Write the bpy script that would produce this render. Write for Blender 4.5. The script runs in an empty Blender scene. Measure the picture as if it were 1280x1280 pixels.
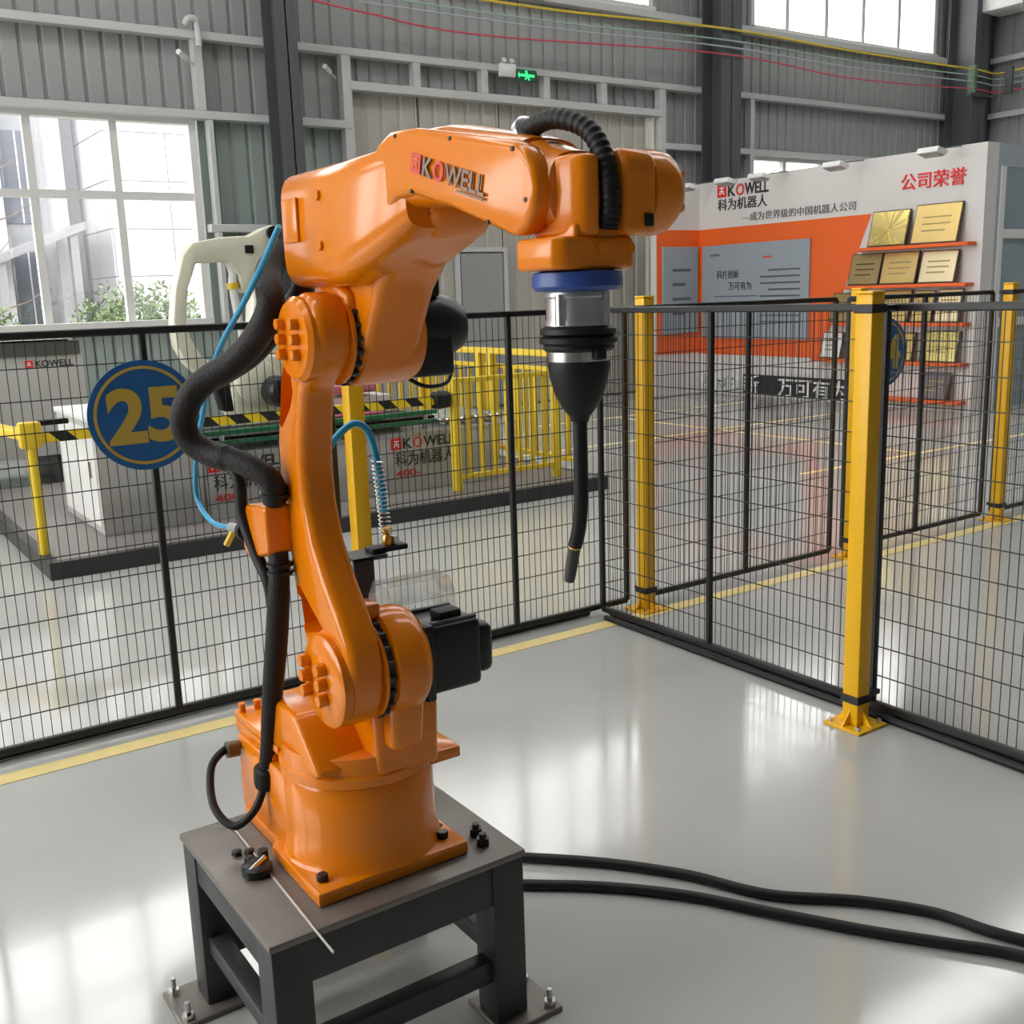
import bpy, bmesh, math, random
from mathutils import Vector, Matrix
random.seed(7)
scn = bpy.context.scene
COL = scn.collection
# ------------------------------------------------------------------ camera
cd = bpy.data.cameras.new('camera'); cam = bpy.data.objects.new('camera', cd); COL.objects.link(cam)
cd.sensor_width = 36; cd.lens = 36 * 1313 / 1280; cd.clip_start = .02; cd.clip_end = 300
ROLL = math.atan(.0326); PITCH = math.radians(11.698); YAW = math.radians(34.1)
fw = Vector((math.sin(YAW)*math.cos(PITCH), math.cos(YAW)*math.cos(PITCH), -math.sin(PITCH)))
r0 = Vector((math.cos(YAW), -math.sin(YAW), 0)); u0 = r0.cross(fw)
rt = math.cos(ROLL)*r0 - math.sin(ROLL)*u0; up = math.sin(ROLL)*r0 + math.cos(ROLL)*u0
m = Matrix((rt, up, -fw)).transposed().to_4x4(); m.translation = (0, 0, 1.49)
cam.matrix_world = m
scn.camera = cam
# ------------------------------------------------------------------ sky and exposure
wd = bpy.data.worlds.new('overcast'); scn.world = wd; wd.use_nodes = True
bg = wd.node_tree.nodes['Background']; bg.inputs[0].default_value = (1, .995, .97, 1); bg.inputs[1].default_value = 7.0
scn.view_settings.view_transform = 'Standard'; scn.view_settings.look = 'None'
scn.view_settings.exposure = 0.0; scn.view_settings.gamma = 1; scn.view_settings.use_curve_mapping = False
# ------------------------------------------------------------------ materials
MATS = {}
def mat(name, col, rough=.5, metal=0, coat=0, var=0, vscale=8, bump=0, bscale=60, alpha=1, trans=0, rvar=0, spec=.5, emit=None):
    if name in MATS: return MATS[name]
    M = bpy.data.materials.new(name); M.use_nodes = True; nt = M.node_tree; N = nt.nodes; L = nt.links
    b = N['Principled BSDF']; b.inputs['Base Color'].default_value = (*col, 1); b.inputs['Roughness'].default_value = rough
    b.inputs['Metallic'].default_value = metal; b.inputs['Coat Weight'].default_value = coat; b.inputs['Coat Roughness'].default_value = .08
    b.inputs['Specular IOR Level'].default_value = spec
    b.inputs['Alpha'].default_value = alpha; b.inputs['Transmission Weight'].default_value = trans
    if emit: b.inputs['Emission Color'].default_value = (*emit[0], 1); b.inputs['Emission Strength'].default_value = emit[1]
    if var or bump or rvar:
        tc = N.new('ShaderNodeTexCoord'); nz = N.new('ShaderNodeTexNoise'); nz.inputs['Scale'].default_value = vscale; nz.inputs['Detail'].default_value = 5
        L.new(tc.outputs['Object'], nz.inputs['Vector'])
    if var:
        mx = N.new('ShaderNodeMix'); mx.data_type = 'RGBA'
        mx.inputs[6].default_value = (*[c*(1-var) for c in col], 1); mx.inputs[7].default_value = (*[min(1, c*(1+var)) for c in col], 1)
        L.new(nz.outputs['Fac'], mx.inputs[0]); L.new(mx.outputs[2], b.inputs['Base Color'])
    if rvar:
        mr = N.new('ShaderNodeMapRange'); mr.inputs[1].default_value = .3; mr.inputs[2].default_value = .7
        mr.inputs[3].default_value = max(.02, rough-rvar); mr.inputs[4].default_value = rough+rvar
        L.new(nz.outputs['Fac'], mr.inputs[0]); L.new(mr.outputs[0], b.inputs['Roughness'])
    if bump:
        n2 = N.new('ShaderNodeTexNoise'); n2.inputs['Scale'].default_value = bscale; n2.inputs['Detail'].default_value = 3
        L.new(tc.outputs['Object'], n2.inputs['Vector'])
        bp = N.new('ShaderNodeBump'); bp.inputs['Strength'].default_value = bump; bp.inputs['Distance'].default_value = .01
        L.new(n2.outputs['Fac'], bp.inputs['Height']); L.new(bp.outputs[0], b.inputs['Normal'])
    MATS[name] = M; return M
orange = mat('orange_paint', (.82, .225, .002), .20, coat=.15, spec=.45, bump=.04, bscale=25)
steel_dark = mat('dark_grey_steel', (.035, .037, .038), .45, var=.25, vscale=6)
steel_top = mat('brown_grey_plate', (.19, .17, .152), .36, metal=.3, var=.3, vscale=9, rvar=.1)
black = mat('black_rubber', (.010, .010, .011), .5, spec=.3)
blackg = mat('black_gloss', (.010, .011, .012), .32, spec=.4)
hosem = mat('dark_hose_sleeve', (.012, .0095, .009), .55, bump=.3, bscale=220, spec=.3)
chrome = mat('bright_zinc', (.6, .6, .58), .25, metal=1)
silver = mat('brushed_aluminium', (.55, .55, .56), .32, metal=.9)
bluering = mat('blue_plastic', (.03, .075, .30), .35)
bluehose = mat('blue_air_hose', (.02, .33, .60), .3)
yellow = mat('yellow_powder_coat', (.84, .46, .003), .38, bump=.03, bscale=200)
yrail = mat('yellow_rail_paint', (.78, .55, .03), .4)
blackp = mat('black_powder_coat', (.010, .010, .011), .38)
white = mat('white_paint', (.72, .72, .71), .5)
wgirt = mat('white_grey_steel', (.50, .51, .51), .45)
clad = mat('grey_cladding', (.30, .31, .305), .5, var=.08, vscale=.6)
cladlow = mat('green_grey_cladding', (.28, .33, .31), .5, var=.06, vscale=.6)
colm = mat('dark_column_paint', (.075, .080, .088), .45)
beige = mat('beige_door', (.40, .385, .34), .55, var=.06, vscale=1.2)
frame_w = mat('window_frame_white', (.62, .62, .60), .45)
brass = mat('brass', (.75, .42, .10), .3, metal=1)
red = mat('red_lettering', (.75, .02, .02), .4)
pinkred = mat('faded_red_lettering', (.70, .06, .05), .5)
blk_print = mat('black_lettering', (.03, .03, .03), .5)
white_print = mat('white_lettering', (.8, .8, .8), .5)
greyw = mat('machine_grey_panel', (.46, .46, .44), .45, var=.05, vscale=3)
cream = mat('cream_robot_paint', (.66, .65, .52), .38, coat=.2)
green = mat('green_rail', (.01, .14, .055), .35)
pink = mat('pink_sack', (.55, .16, .20), .6, var=.2, vscale=15)
booth_w = mat('booth_white_board', (.66, .635, .62), .6)
booth_o = mat('booth_orange_board', (.80, .125, .015), .5)
gold = mat('gold_plate', (.72, .52, .20), .32, metal=.75, var=.15, vscale=5)
gold_b = mat('bright_gold_plate', (.90, .76, .28), .22, metal=.9)
gold_d = mat('dull_bronze_plate', (.36, .27, .12), .4, metal=.6)
wood_d = mat('dark_plaque_wood', (.06, .035, .025), .4)
# ------------------------------------------------------------------ mesh helpers
ORG = Vector((0, 0, 0))
class MB:
    def __init__(s): s.v = []; s.f = []
    def add(s, vs, fs):
        o = len(s.v); s.v += [Vector(p) for p in vs]; s.f += [[i+o for i in f] for f in fs]; return s
    def box(s, x0, x1, y0, y1, z0, z1):
        return s.add([(x, y, z) for x in (x0, x1) for y in (y0, y1) for z in (z0, z1)],
                     [(0,1,3,2), (4,6,7,5), (0,4,5,1), (2,3,7,6), (0,2,6,4), (1,5,7,3)])
    def bar(s, p0, p1, w, h=None, upv=(0,0,1)):
        p0 = Vector(p0); p1 = Vector(p1); h = h or w; d = (p1-p0).normalized(); u = Vector(upv)
        if abs(d.dot(u)) > .98: u = Vector((0,1,0))
        a = d.cross(u).normalized()*w/2; b = a.cross(d).normalized()*h/2
        return s.add([p+sa*a+sb*b for p in (p0, p1) for sa in (-1,1) for sb in (-1,1)],
                     [(0,1,3,2), (4,6,7,5), (0,4,5,1), (2,3,7,6), (0,2,6,4), (1,5,7,3)])
    def cyl(s, p0, p1, r, r2=None, n=24, a0=0):
        p0 = Vector(p0); p1 = Vector(p1); r2 = r if r2 is None else r2
        d = (p1-p0).normalized(); u = Vector((0,0,1)) if abs(d.z) < .9 else Vector((0,1,0))
        a = d.cross(u).normalized(); b = a.cross(d).normalized(); vs = []
        for p, q in ((p0, r), (p1, r2)):
            for i in range(n):
                t = a0+2*math.pi*i/n; vs.append(p+q*(math.cos(t)*a+math.sin(t)*b))
        fs = [(i, (i+1) % n, n+(i+1) % n, n+i) for i in range(n)] + [tuple(range(n))[::-1], tuple(range(n, 2*n))]
        return s.add(vs, fs)
    def rev(s, prof, org, axis=(0,0,1), n=32, refv=None):       # prof: (radius, height)
        org = Vector(org); d = Vector(axis).normalized(); u = Vector((0,0,1)) if abs(d.z) < .9 else Vector((0,1,0))
        a = d.cross(u).normalized(); b = a.cross(d).normalized(); vs = []; k = len(prof)
        for r, h in prof:
            for i in range(n):
                t = 2*math.pi*i/n; vs.append(org+d*h+max(r, 1e-4)*(math.cos(t)*a+math.sin(t)*b))
        fs = [(j*n+i, j*n+(i+1) % n, (j+1)*n+(i+1) % n, (j+1)*n+i) for j in range(k-1) for i in range(n)]
        fs += [tuple(range(n))[::-1], tuple(range((k-1)*n, k*n))]
        return s.add(vs, fs)
    def tube(s, pts, r, n=10, sub=6, closed=False):
        P = [Vector(p) for p in pts]
        if sub > 1 and len(P) > 2:
            Q = []
            for i in range(len(P)-1):
                a = P[max(i-1, 0)]; b = P[i]; c = P[i+1]; e = P[min(i+2, len(P)-1)]
                for k in range(sub):
                    t = k/sub; Q.append(.5*((2*b)+(c-a)*t+(2*a-5*b+4*c-e)*t*t+(3*b-a-3*c+e)*t**3))
            P = Q+[P[-1]]
        rr = r if callable(r) else (lambda t: r)
        d = (P[1]-P[0]).normalized(); u = Vector((0,0,1)) if abs(d.z) < .9 else Vector((1,0,0))
        a = d.cross(u).normalized(); vs = []; m_ = len(P)
        for i, p in enumerate(P):
            d = (P[min(i+1, m_-1)]-P[max(i-1, 0)]).normalized()
            a = (a-d*a.dot(d)).normalized(); b = d.cross(a); q = rr(i/(m_-1))
            vs += [p+q*(math.cos(2*math.pi*k/n)*a+math.sin(2*math.pi*k/n)*b) for k in range(n)]
        fs = [(j*n+i, j*n+(i+1) % n, (j+1)*n+(i+1) % n, (j+1)*n+i) for j in range(m_-1) for i in range(n)]
        fs += [tuple(range(n))[::-1], tuple(range((m_-1)*n, m_*n))]
        return s.add(vs, fs)
    def prism(s, poly, axis, lo, hi, slo=1, shi=1):              # poly in the two other axes, in xyz order
        cx = sum(p[0] for p in poly)/len(poly); cy = sum(p[1] for p in poly)/len(poly); n = len(poly); vs = []
        for q, sc in ((lo, slo), (hi, shi)):
            for p in poly:
                c = [cx+(p[0]-cx)*sc, cy+(p[1]-cy)*sc]; c.insert('xyz'.index(axis), q); vs.append(c)
        return s.add(vs, [(i, (i+1) % n, n+(i+1) % n, n+i) for i in range(n)]+[tuple(range(n))[::-1], tuple(range(n, 2*n))])
    def loft(s, secs, n=24, e=2.6):      # secs: (center, avec, bvec)
        vs = []
        for c, a, b in secs:
            c, a, b = Vector(c), Vector(a), Vector(b)
            for i in range(n):
                t = 2*math.pi*i/n; ct, st = math.cos(t), math.sin(t)
                vs.append(c+a*math.copysign(abs(ct)**(2/e), ct)+b*math.copysign(abs(st)**(2/e), st))
        k = len(secs)
        return s.add(vs, [(j*n+i, j*n+(i+1) % n, (j+1)*n+(i+1) % n, (j+1)*n+i) for j in range(k-1) for i in range(n)]
                     + [tuple(range(n))[::-1], tuple(range((k-1)*n, k*n))])
    def build(s, name, m, parent=None, bevel=0, seg=2, smooth=True, ang=40, kind=None):
        me = bpy.data.meshes.new(name)
        me.from_pydata([tuple(p-ORG) for p in s.v], [], s.f)
        bm = bmesh.new(); bm.from_mesh(me); bmesh.ops.recalc_face_normals(bm, faces=bm.faces)
        if bevel:
            es = [e for e in bm.edges if len(e.link_faces) == 2 and e.calc_face_angle(0) > math.radians(35)]
            bmesh.ops.bevel(bm, geom=es, offset=bevel, segments=seg, profile=.5, affect='EDGES', clamp_overlap=True)
        if smooth:
            for f in bm.faces: f.smooth = True
            for e in bm.edges:
                if len(e.link_faces) == 2 and e.calc_face_angle(0) > math.radians(ang): e.smooth = False
        bm.to_mesh(me); bm.free(); me.materials.append(m)
        o = bpy.data.objects.new(name, me); COL.objects.link(o)
        if parent is not None: o.parent = parent
        if kind: o['kind'] = kind
        return o
def tag(o, label, cat, group=None):
    o['label'] = label; o['category'] = cat
    if group: o['group'] = group
    return o
def thing(name, label, cat, loc, group=None):
    global ORG
    o = bpy.data.objects.new(name, None); COL.objects.link(o); o.location = loc; o.empty_display_size = .1
    ORG = Vector(loc); return tag(o, label, cat, group)
def world():
    global ORG
    ORG = Vector((0, 0, 0))
def copy_tree(o, parent=None):
    c = o.copy(); COL.objects.link(c); c.parent = parent
    for ch in list(o.children): copy_tree(ch, c)
    return c
def struct(o): o['kind'] = 'structure'; return o
def B(x0, x1, y0, y1, z0, z1, name, m, parent=None, bevel=0, **k): return MB().box(x0, x1, y0, y1, z0, z1).build(name, m, parent, bevel, **k)
FACE = {'-y': ((1,0,0), (0,0,1)), '-x': ((0,-1,0), (0,0,1))}
def text(body, size, origin, face, m, parent=None, name='lettering', width=None, bold=.012, depth=.004, tilt=0, align='LEFT'):
    c = bpy.data.curves.new('t', 'FONT'); c.body = body; c.size = size; c.extrude = depth/2; c.offset = bold*size; c.align_x = align
    o = bpy.data.objects.new('t', c); COL.objects.link(o); bpy.context.view_layer.update()
    me = bpy.data.meshes.new_from_object(o.evaluated_get(bpy.context.evaluated_depsgraph_get()))
    bpy.data.objects.remove(o); bpy.data.curves.remove(c)
    x, y = (Vector(a) for a in face) if not isinstance(face, str) else (Vector(a) for a in FACE[face]); z = x.cross(y)
    if tilt: x, y = x*math.cos(tilt)+y*math.sin(tilt), y*math.cos(tilt)-x*math.sin(tilt)
    xs = [v.co.x for v in me.vertices]; k = width/(max(xs)-min(xs)) if width else 1; x0 = min(xs) if width else 0
    for v in me.vertices: v.co = Vector(origin)+x*(v.co.x-x0)*k+y*v.co.y+z*v.co.z-ORG
    me.materials.clear(); me.materials.append(m); me.name = name
    o = bpy.data.objects.new(name, me); COL.objects.link(o)
    if parent is not None: o.parent = parent
    return o
def badge(cx, cz, s, pos, face, parent):      # red square mark with white strokes beside the company name
    x, y = (Vector(a) for a in FACE[face]); z = x.cross(y); P = Vector(pos)
    def q(u0, u1, v0, v1, d0, d1, m, nm):
        b = MB(); b.add([P+x*u+y*v+z*d for u in (u0, u1) for v in (v0, v1) for d in (d0, d1)],
                        [(0,1,3,2), (4,6,7,5), (0,4,5,1), (2,3,7,6), (0,2,6,4), (1,5,7,3)])
        return b.build(nm, m, parent, smooth=False)
    q(0, s, 0, s, 0, .003, red, 'logo_square')
    for (a, b_, c, d) in ((.25,.75,.68,.78), (.25,.75,.45,.54), (.25,.35,.2,.54), (.65,.75,.2,.54), (.45,.55,.3,.68)):
        q(a*s, b_*s, c*s, d*s, .002, .006, white_print, 'logo_stroke')
# ================================================================== THE HALL
fl = MB().box(-7, 18.5, -9, 12.1, -.1, 0).build('floor', None or mat('epoxy_floor', (.45, .45, .43), .12, var=.10, vscale=.9, rvar=.07, bump=.06, bscale=2.2, spec=1.0), smooth=False); struct(fl)
YW = 12.0
wall = struct(MB().box(-7, 18.9, 12.12, 12.16, 7.9, 8.5).build('wall_back', clad, smooth=False))
def sheet(x0, x1, z0, z1, m, parent, y=YW, pitch=.2, name='cladding_sheet', dep=-.028, axis='x'):
    b = MB(); x = x0; prof = []
    while x < x1-1e-6:
        for dx, dy in ((0, 0), (pitch*.70, 0), (pitch*.78, -dep), (pitch*.92, -dep)):
            if x+dx <= x1: prof.append((x+dx, dy))
        x += pitch
    prof.append((x1, 0)); vs = []; n = len(prof)
    for z in (z0, z1):
        for px, dy in prof: vs.append((px, y+dy, z) if axis == 'x' else (y+dy, px, z))
    vs += [((p[0], y+.06, z) if axis == 'x' else (y+.06, p[0], z)) for z in (z0, z1) for p in (prof[0], prof[-1])]
    fs = [(i, i+1, n+i+1, n+i) for i in range(n-1)]; k = 2*n
    fs += [(k, k+2, k+3, k+1), (0, n, k+2, k), (n-1, k+1, k+3, 2*n-1)]
    b.add(vs, fs); return b.build(name, m, parent, smooth=False)
for x0, x1, z0, z1 in ((-7, 5.9, 0, 1.28), (10.85, 18.5, 0, 1.28), (-7, -1, 1.28, 3.5), (4.1, 5.9, 1.28, 3.5), (10.85, 12.7, 1.28, 3.5), (17.4, 18.5, 1.28, 3.5),
                       (-7, 5.9, 3.5, 5.3), (5.9, 10.85, 3.97, 5.3), (10.85, 18.5, 3.5, 5.3), (4.65, 5.5, 5.3, 7.3), (-7, -1.0, 5.3, 7.3), (10.75, 12.74, 5.3, 7.3), (17.4, 18.5, 5.3, 7.3), (-7, 18.5, 7.3, 8.4)):
    sheet(x0, x1, z0, z1, cladlow if z1 < 3.6 and x1 < 6 else clad, wall)
def girt(x0, x1, z, h=.085, y0=YW-.17, y1=YW-.035): return B(x0, x1, y0, y1, z-h/2, z+h/2, 'girt', wgirt, wall, .006, seg=1)
girt(-7, 18.4, 4.33); girt(-7, 5.9, 3.515, .09); girt(10.85, 18.4, 3.52); girt(4.1, 5.9, 2.32); girt(10.9, 12.7, 2.32); girt(-7, 18.4, 5.26, .1)
girt(5.9, 10.85, 3.96, .1)
def stud(x, z0, z1, w=.1): return B(x-w/2, x+w/2, YW-.16, YW-.035, z0, z1, 'stud', wgirt, wall, .005, seg=1)
for x in (6.83, 7.82, 8.80, 9.78): stud(x, 4.01, 4.29)
stud(5.88, 0, 4.29, .12); stud(10.86, 0, 4.29, .12); stud(4.12, 3.56, 4.29, .1); stud(12.7, 1.28, 4.29, .09); stud(4.2, 1.28, 3.47, .06)
# steel columns
def column(x0, x1, y0, y1, nm='steel_column'):
    b = MB(); b.box(x0, x1, y0, y0+.02, 0, 8.4).box(x0, x1, y1-.02, y1, 0, 8.4).box((x0+x1)/2-.008, (x0+x1)/2+.008, y0, y1, 0, 8.4)
    return b.build(nm, colm, wall, smooth=False)
column(4.86, 5.10, 11.42, 11.80); column(11.60, 12.0, 11.42, 11.82); column(17.55, 17.95, 11.3, 11.82)
bx = B(17.95, 18.5, 11.55, 11.82, 0, 8.4, 'corner_closure', colm, wall)
# windows
def window(n, x0, x1, z0, z1, mull, bars, glass=True):
    w = struct(MB().box(x0-.08, x1+.08, YW-.06, YW+.08, z1, z1+.07).build('window_%s' % n, frame_w, smooth=False))
    B(x0-.08, x1+.08, YW-.12, YW+.1, z0-.07, z0, 'window_sill', frame_w, w)
    B(x0-.08, x0, YW-.06, YW+.08, z0, z1, 'window_jamb', frame_w, w); B(x1, x1+.08, YW-.06, YW+.08, z0, z1, 'window_jamb', frame_w, w)
    xs = [x0]+list(mull)+[x1]; zs = [z0]+list(bars)+[z1]
    for x in mull: B(x-.04, x+.04, YW-.03, YW+.05, z0, z1, 'mullion', frame_w, w)
    for z in bars: B(x0, x1, YW-.035, YW+.045, z-.04, z+.04, 'transom', frame_w, w)
    g = mat('window_glass', (1, 1, 1), 0, trans=1, alpha=.12)
    for a, b_ in zip(xs, xs[1:]):
        for c, d in zip(zs, zs[1:]): B(a+.02, b_-.02, YW+.005, YW+.011, c+.02, d-.02, 'pane', g, w)
    return w
window(1, -1, 3.98, 1.34, 3.42, [-.22, .63, 1.48, 2.33, 3.18], [2.66])
window(2, 5.6, 10.68, 5.38, 7.2, [6.5, 7.35, 8.2, 9.05, 9.72], [6.5])
window('5_offscreen', -.92, 4.57, 5.38, 7.2, [-.1, .8, 1.7, 2.6, 3.5], [6.5])
window(3, 12.82, 17.3, 5.36, 7.2, [13.58, 14.5, 15.42, 16.36], [])
window(4, 12.8, 17.3, 1.34, 3.42, [13.58, 14.5, 15.42, 16.36], [2.66])
# big beige sliding door with a wicket door
dr = struct(B(5.94, 10.8, YW+.05, YW+.08, 0, 3.965, 'door_1', beige))
for i, (a, b_) in enumerate(((5.94, 6.9), (6.9, 8.1), (8.1, 9.48), (9.48, 10.62))):
    sheet(a+.015, b_-.015, 0.02, 3.955, beige, dr, y=YW-.01-.02*(i % 2), pitch=.24, name='door_leaf', dep=-.016)
B(10.62, 10.72, YW-.1, YW, 0, 3.9, 'door_edge_strip', mat('pale_strip', (.62, .60, .52), .5), dr)
for a in (7.35, 8.1): B(a-.03, a+.03, YW-.09, YW-.04, 0, 2.05, 'wicket_frame', wgirt, dr)
B(7.32, 8.13, YW-.09, YW-.04, 2.05, 2.11, 'wicket_frame', wgirt, dr)
B(7.4, 8.05, YW-.075, YW-.045, .03, 2.03, 'wicket_leaf', clad, dr)
# right wall and roof with skylight strips, left wall with windows (daylight of the hall)
wr = struct(MB().box(18.55, 18.6, -9, 12.1, 0, 8.4).build('wall_right', clad, smooth=False))
sheet(-9, 11.95, 0, 8.4, clad, wr, y=18.5, axis='y')
for z in (3.52, 4.33, 5.26): B(18.34, 18.46, -9, 11.5, z-.045, z+.045, 'girt', wgirt, wr)
rf = struct(MB().box(-7, 18.6, 12.0, 12.1, 8.4, 8.5).build('ceiling', mat('roof_sheet', (.32, .32, .32), .6), smooth=False))
ys = [-9, 2.6, 3.5, 7.0, 7.9, 12]
for a, b_ in zip(ys[0::2], ys[1::2]): B(-7, 18.6, a, b_, 8.4, 8.46, 'roof_panel', MATS['roof_sheet'], rf)
wl = struct(MB().box(-7.1, -7, -9, 12, 0, 1.2).build('wall_left', clad, smooth=False))
B(-7.1, -7, -9, 12, 4.4, 5.3, 'wall_panel', clad, wl); B(-7.1, -7, -9, 12, 7.3, 8.4, 'wall_panel', clad, wl)
for y in (5.2, 8.3, 11.5): B(-7.1, -6.95, y, y+.5, 1.2, 7.3, 'wall_pier', clad, wl)
B(-7.1, -7, -9, 1.6, 1.2, 4.4, 'wall_panel', clad, wl); B(-7.1, -7, -9, 1.6, 5.3, 7.3, 'wall_panel', clad, wl)
wf = struct(MB().box(-7, 18.6, -9.1, -9, 0, 1.2).build('wall_front', clad, smooth=False))
B(-7, 18.6, -9.1, -9, 3.4, 8.4, 'wall_panel', clad, wf)
B(-7, 18.6, -9.1, -9, 1.2, 3.4, 'wall_panel', clad, wf)
# wall fittings
world()
t = thing('exit_sign', 'small green lit exit sign hanging from the girt above the beige door', 'exit sign', (8.43, YW-.2, 4.2))
B(8.27, 8.59, YW-.22, YW-.19, 4.19, 4.33, 'casing', mat('sign_dark_green', (.01, .10, .04), .4), t)
lit = mat('exit_green_light', (.02, .6, .15), .4, emit=((.05, .9, .25), 1.2))
b = MB(); b.bar((8.31, YW-.223, 4.26), (8.55, YW-.223, 4.26), .004, .03, (0, 0, 1)); b.add([(8.31, YW-.223, 4.30), (8.31, YW-.223, 4.22), (8.285, YW-.223, 4.26), (8.31, YW-.226, 4.30), (8.31, YW-.226, 4.22), (8.285, YW-.226, 4.26)], [(0,1,2), (3,4,5), (0,1,4,3), (1,2,5,4), (2,0,3,5)])
b.build('arrow', lit, t, smooth=False)
b = MB().cyl((8.42, YW-.226, 4.305), (8.42, YW-.22, 4.305), .016, n=10); b.bar((8.42, YW-.223, 4.295), (8.44, YW-.223, 4.245), .006, .03); b.bar((8.44, YW-.223, 4.25), (8.47, YW-.223, 4.205), .006, .018); b.bar((8.44, YW-.223, 4.25), (8.40, YW-.223, 4.21), .006, .018)
b.build('running_figure', lit, t, smooth=False)
t = thing('emergency_light', 'white twin-lamp emergency light box beside the green exit sign', 'emergency light', (8.13, YW-.2, 4.24))
B(8.01, 8.25, YW-.24, YW-.18, 4.22, 4.38, 'housing', white, t, .01)
for x in (8.07, 8.19): MB().rev([(.02, 0), (.035, .02), (.035, .04)], (x, YW-.21, 4.40), (0, -.6, .4), 14).build('lamp_head', white, t)
for x, lb in ((3.95, 'small white bullet camera on the stud above the wide window'), (5.62, 'small white bullet camera on the wall left of the beige door')):
    t = thing('security_camera', lb, 'camera', (x, YW-.2, 4.05), 'wall cameras')
    MB().cyl((x-.10, YW-.34, 4.10), (x+.02, YW-.22, 4.07), .028, n=14).build('camera_body', white, t)
    MB().cyl((x+.0, YW-.24, 4.07), (x+.12, YW-.15, 4.02), .012, n=8).build('bracket', wgirt, t)
world()
tag(MB().tube([(4.0, YW-.2, 4.42), (4.02, YW-.25, 4.46), (4.10, YW-.25, 4.46), (4.12, YW-.22, 4.38), (4.12, YW-.22, 4.2)], .035, 10).build('drain_pipe', wgirt), 'short bent white pipe crossing the upper girt by the window', 'pipe')
# cables strung along the walls
for nm, cc, pts in (('yellow', (.65, .5, .05), [(6.2, 11.45, 5.0), (8.65, 11.4, 4.99), (11.64, 11.38, 5.08), (14.3, 11.3, 5.02), (17.3, 11.2, 5.0), (18.2, 11.0, 5.0), (18.3, 9, 5.25)]),
                    ('grey-green', (.3, .42, .36), [(5.9, 11.45, 4.86), (8.7, 11.4, 4.85), (11.64, 11.38, 4.93), (14.3, 11.3, 4.88), (17.3, 11.2, 4.9), (18.2, 11.0, 4.9), (18.3, 9, 5.1)]),
                    ('pale blue', (.35, .42, .46), [(5.9, 11.45, 4.78), (8.7, 11.4, 4.77), (11.64, 11.38, 4.84), (14.3, 11.3, 4.78), (17.3, 11.2, 4.8), (18.2, 11.0, 4.8), (18.3, 9, 4.98)]),
                    ('red', (.55, .06, .10), [(5.2, 11.45, 4.74), (6.0, 11.42, 4.66), (7.5, 11.4, 4.58), (11.64, 11.38, 4.74), (14.3, 11.3, 4.62), (17.3, 11.2, 4.68), (18.2, 11.0, 4.68), (18.3, 9, 4.86)])):
    tag(MB().tube(pts, .011 if nm != 'yellow' else .016, 6, 8).build('overhead_cable', mat('cable_'+nm, cc, .5)), 'long %s cable strung high along the grey wall' % nm, 'cable', 'cables strung along the wall')
t = thing('cable_clamp', 'dark insulator clamp holding the coloured cables at the corner column', 'clamp', (17.75, 11.22, 4.6))
B(17.35, 17.42, 11.15, 11.28, 4.62, 5.06, 'clamp_bar', mat('green_clamp', (.1, .16, .12), .5), t); B(18.1, 18.16, 10.93, 11.06, 4.62, 5.06, 'clamp_bar', colm, t)
B(17.35, 18.16, 11.2, 11.3, 4.58, 4.62, 'support_arm', colm, t)
t = thing('wall_duct', 'white boxed duct with a red mark high on the right wall', 'duct', (18.0, 10.6, 5.95))
B(17.7, 18.3, 9.2, 11.35, 5.95, 6.5, 'duct_body', white, t, .02); B(17.69, 17.70, 10.6, 11.0, 6.2, 6.35, 'red_mark', red, t); B(17.6, 18.3, 10.45, 10.52, 5.8, 6.6, 'hanger', colm, t)
world()
# floor markings
ymark = mat('floor_line_yellow', (.72, .58, .22), .35, var=.15, vscale=20)
b = MB().box(-2, 9, 3.53, 3.61, .0005, .002).build('floor_line', ymark, smooth=False); tag(b, 'pale yellow painted line along the foot of the long mesh fence', 'floor line')
for x0, x1, y0, y1, lb in ((5.4, 12.5, 8.0, 8.06, 'thin yellow painted floor line nearest the work cell aisle'), (7.0, 10.4, 9.7, 9.76, 'thin yellow painted floor line in front of the orange board'), (6.6, 10.9, 5.55, 5.61, 'thin yellow painted floor line beyond the mesh fence'), (8.1, 8.16, 5.6, 9.7, 'thin yellow painted floor line joining two aisle lines'), (.2, .28, 3.9, 10, 'worn yellow painted floor line left of the work cell plinth')):
    tag(MB().box(x0, x1, y0, y1, .0005, .002).build('floor_line', ymark, smooth=False), lb, 'floor line', 'painted floor lines')
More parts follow.
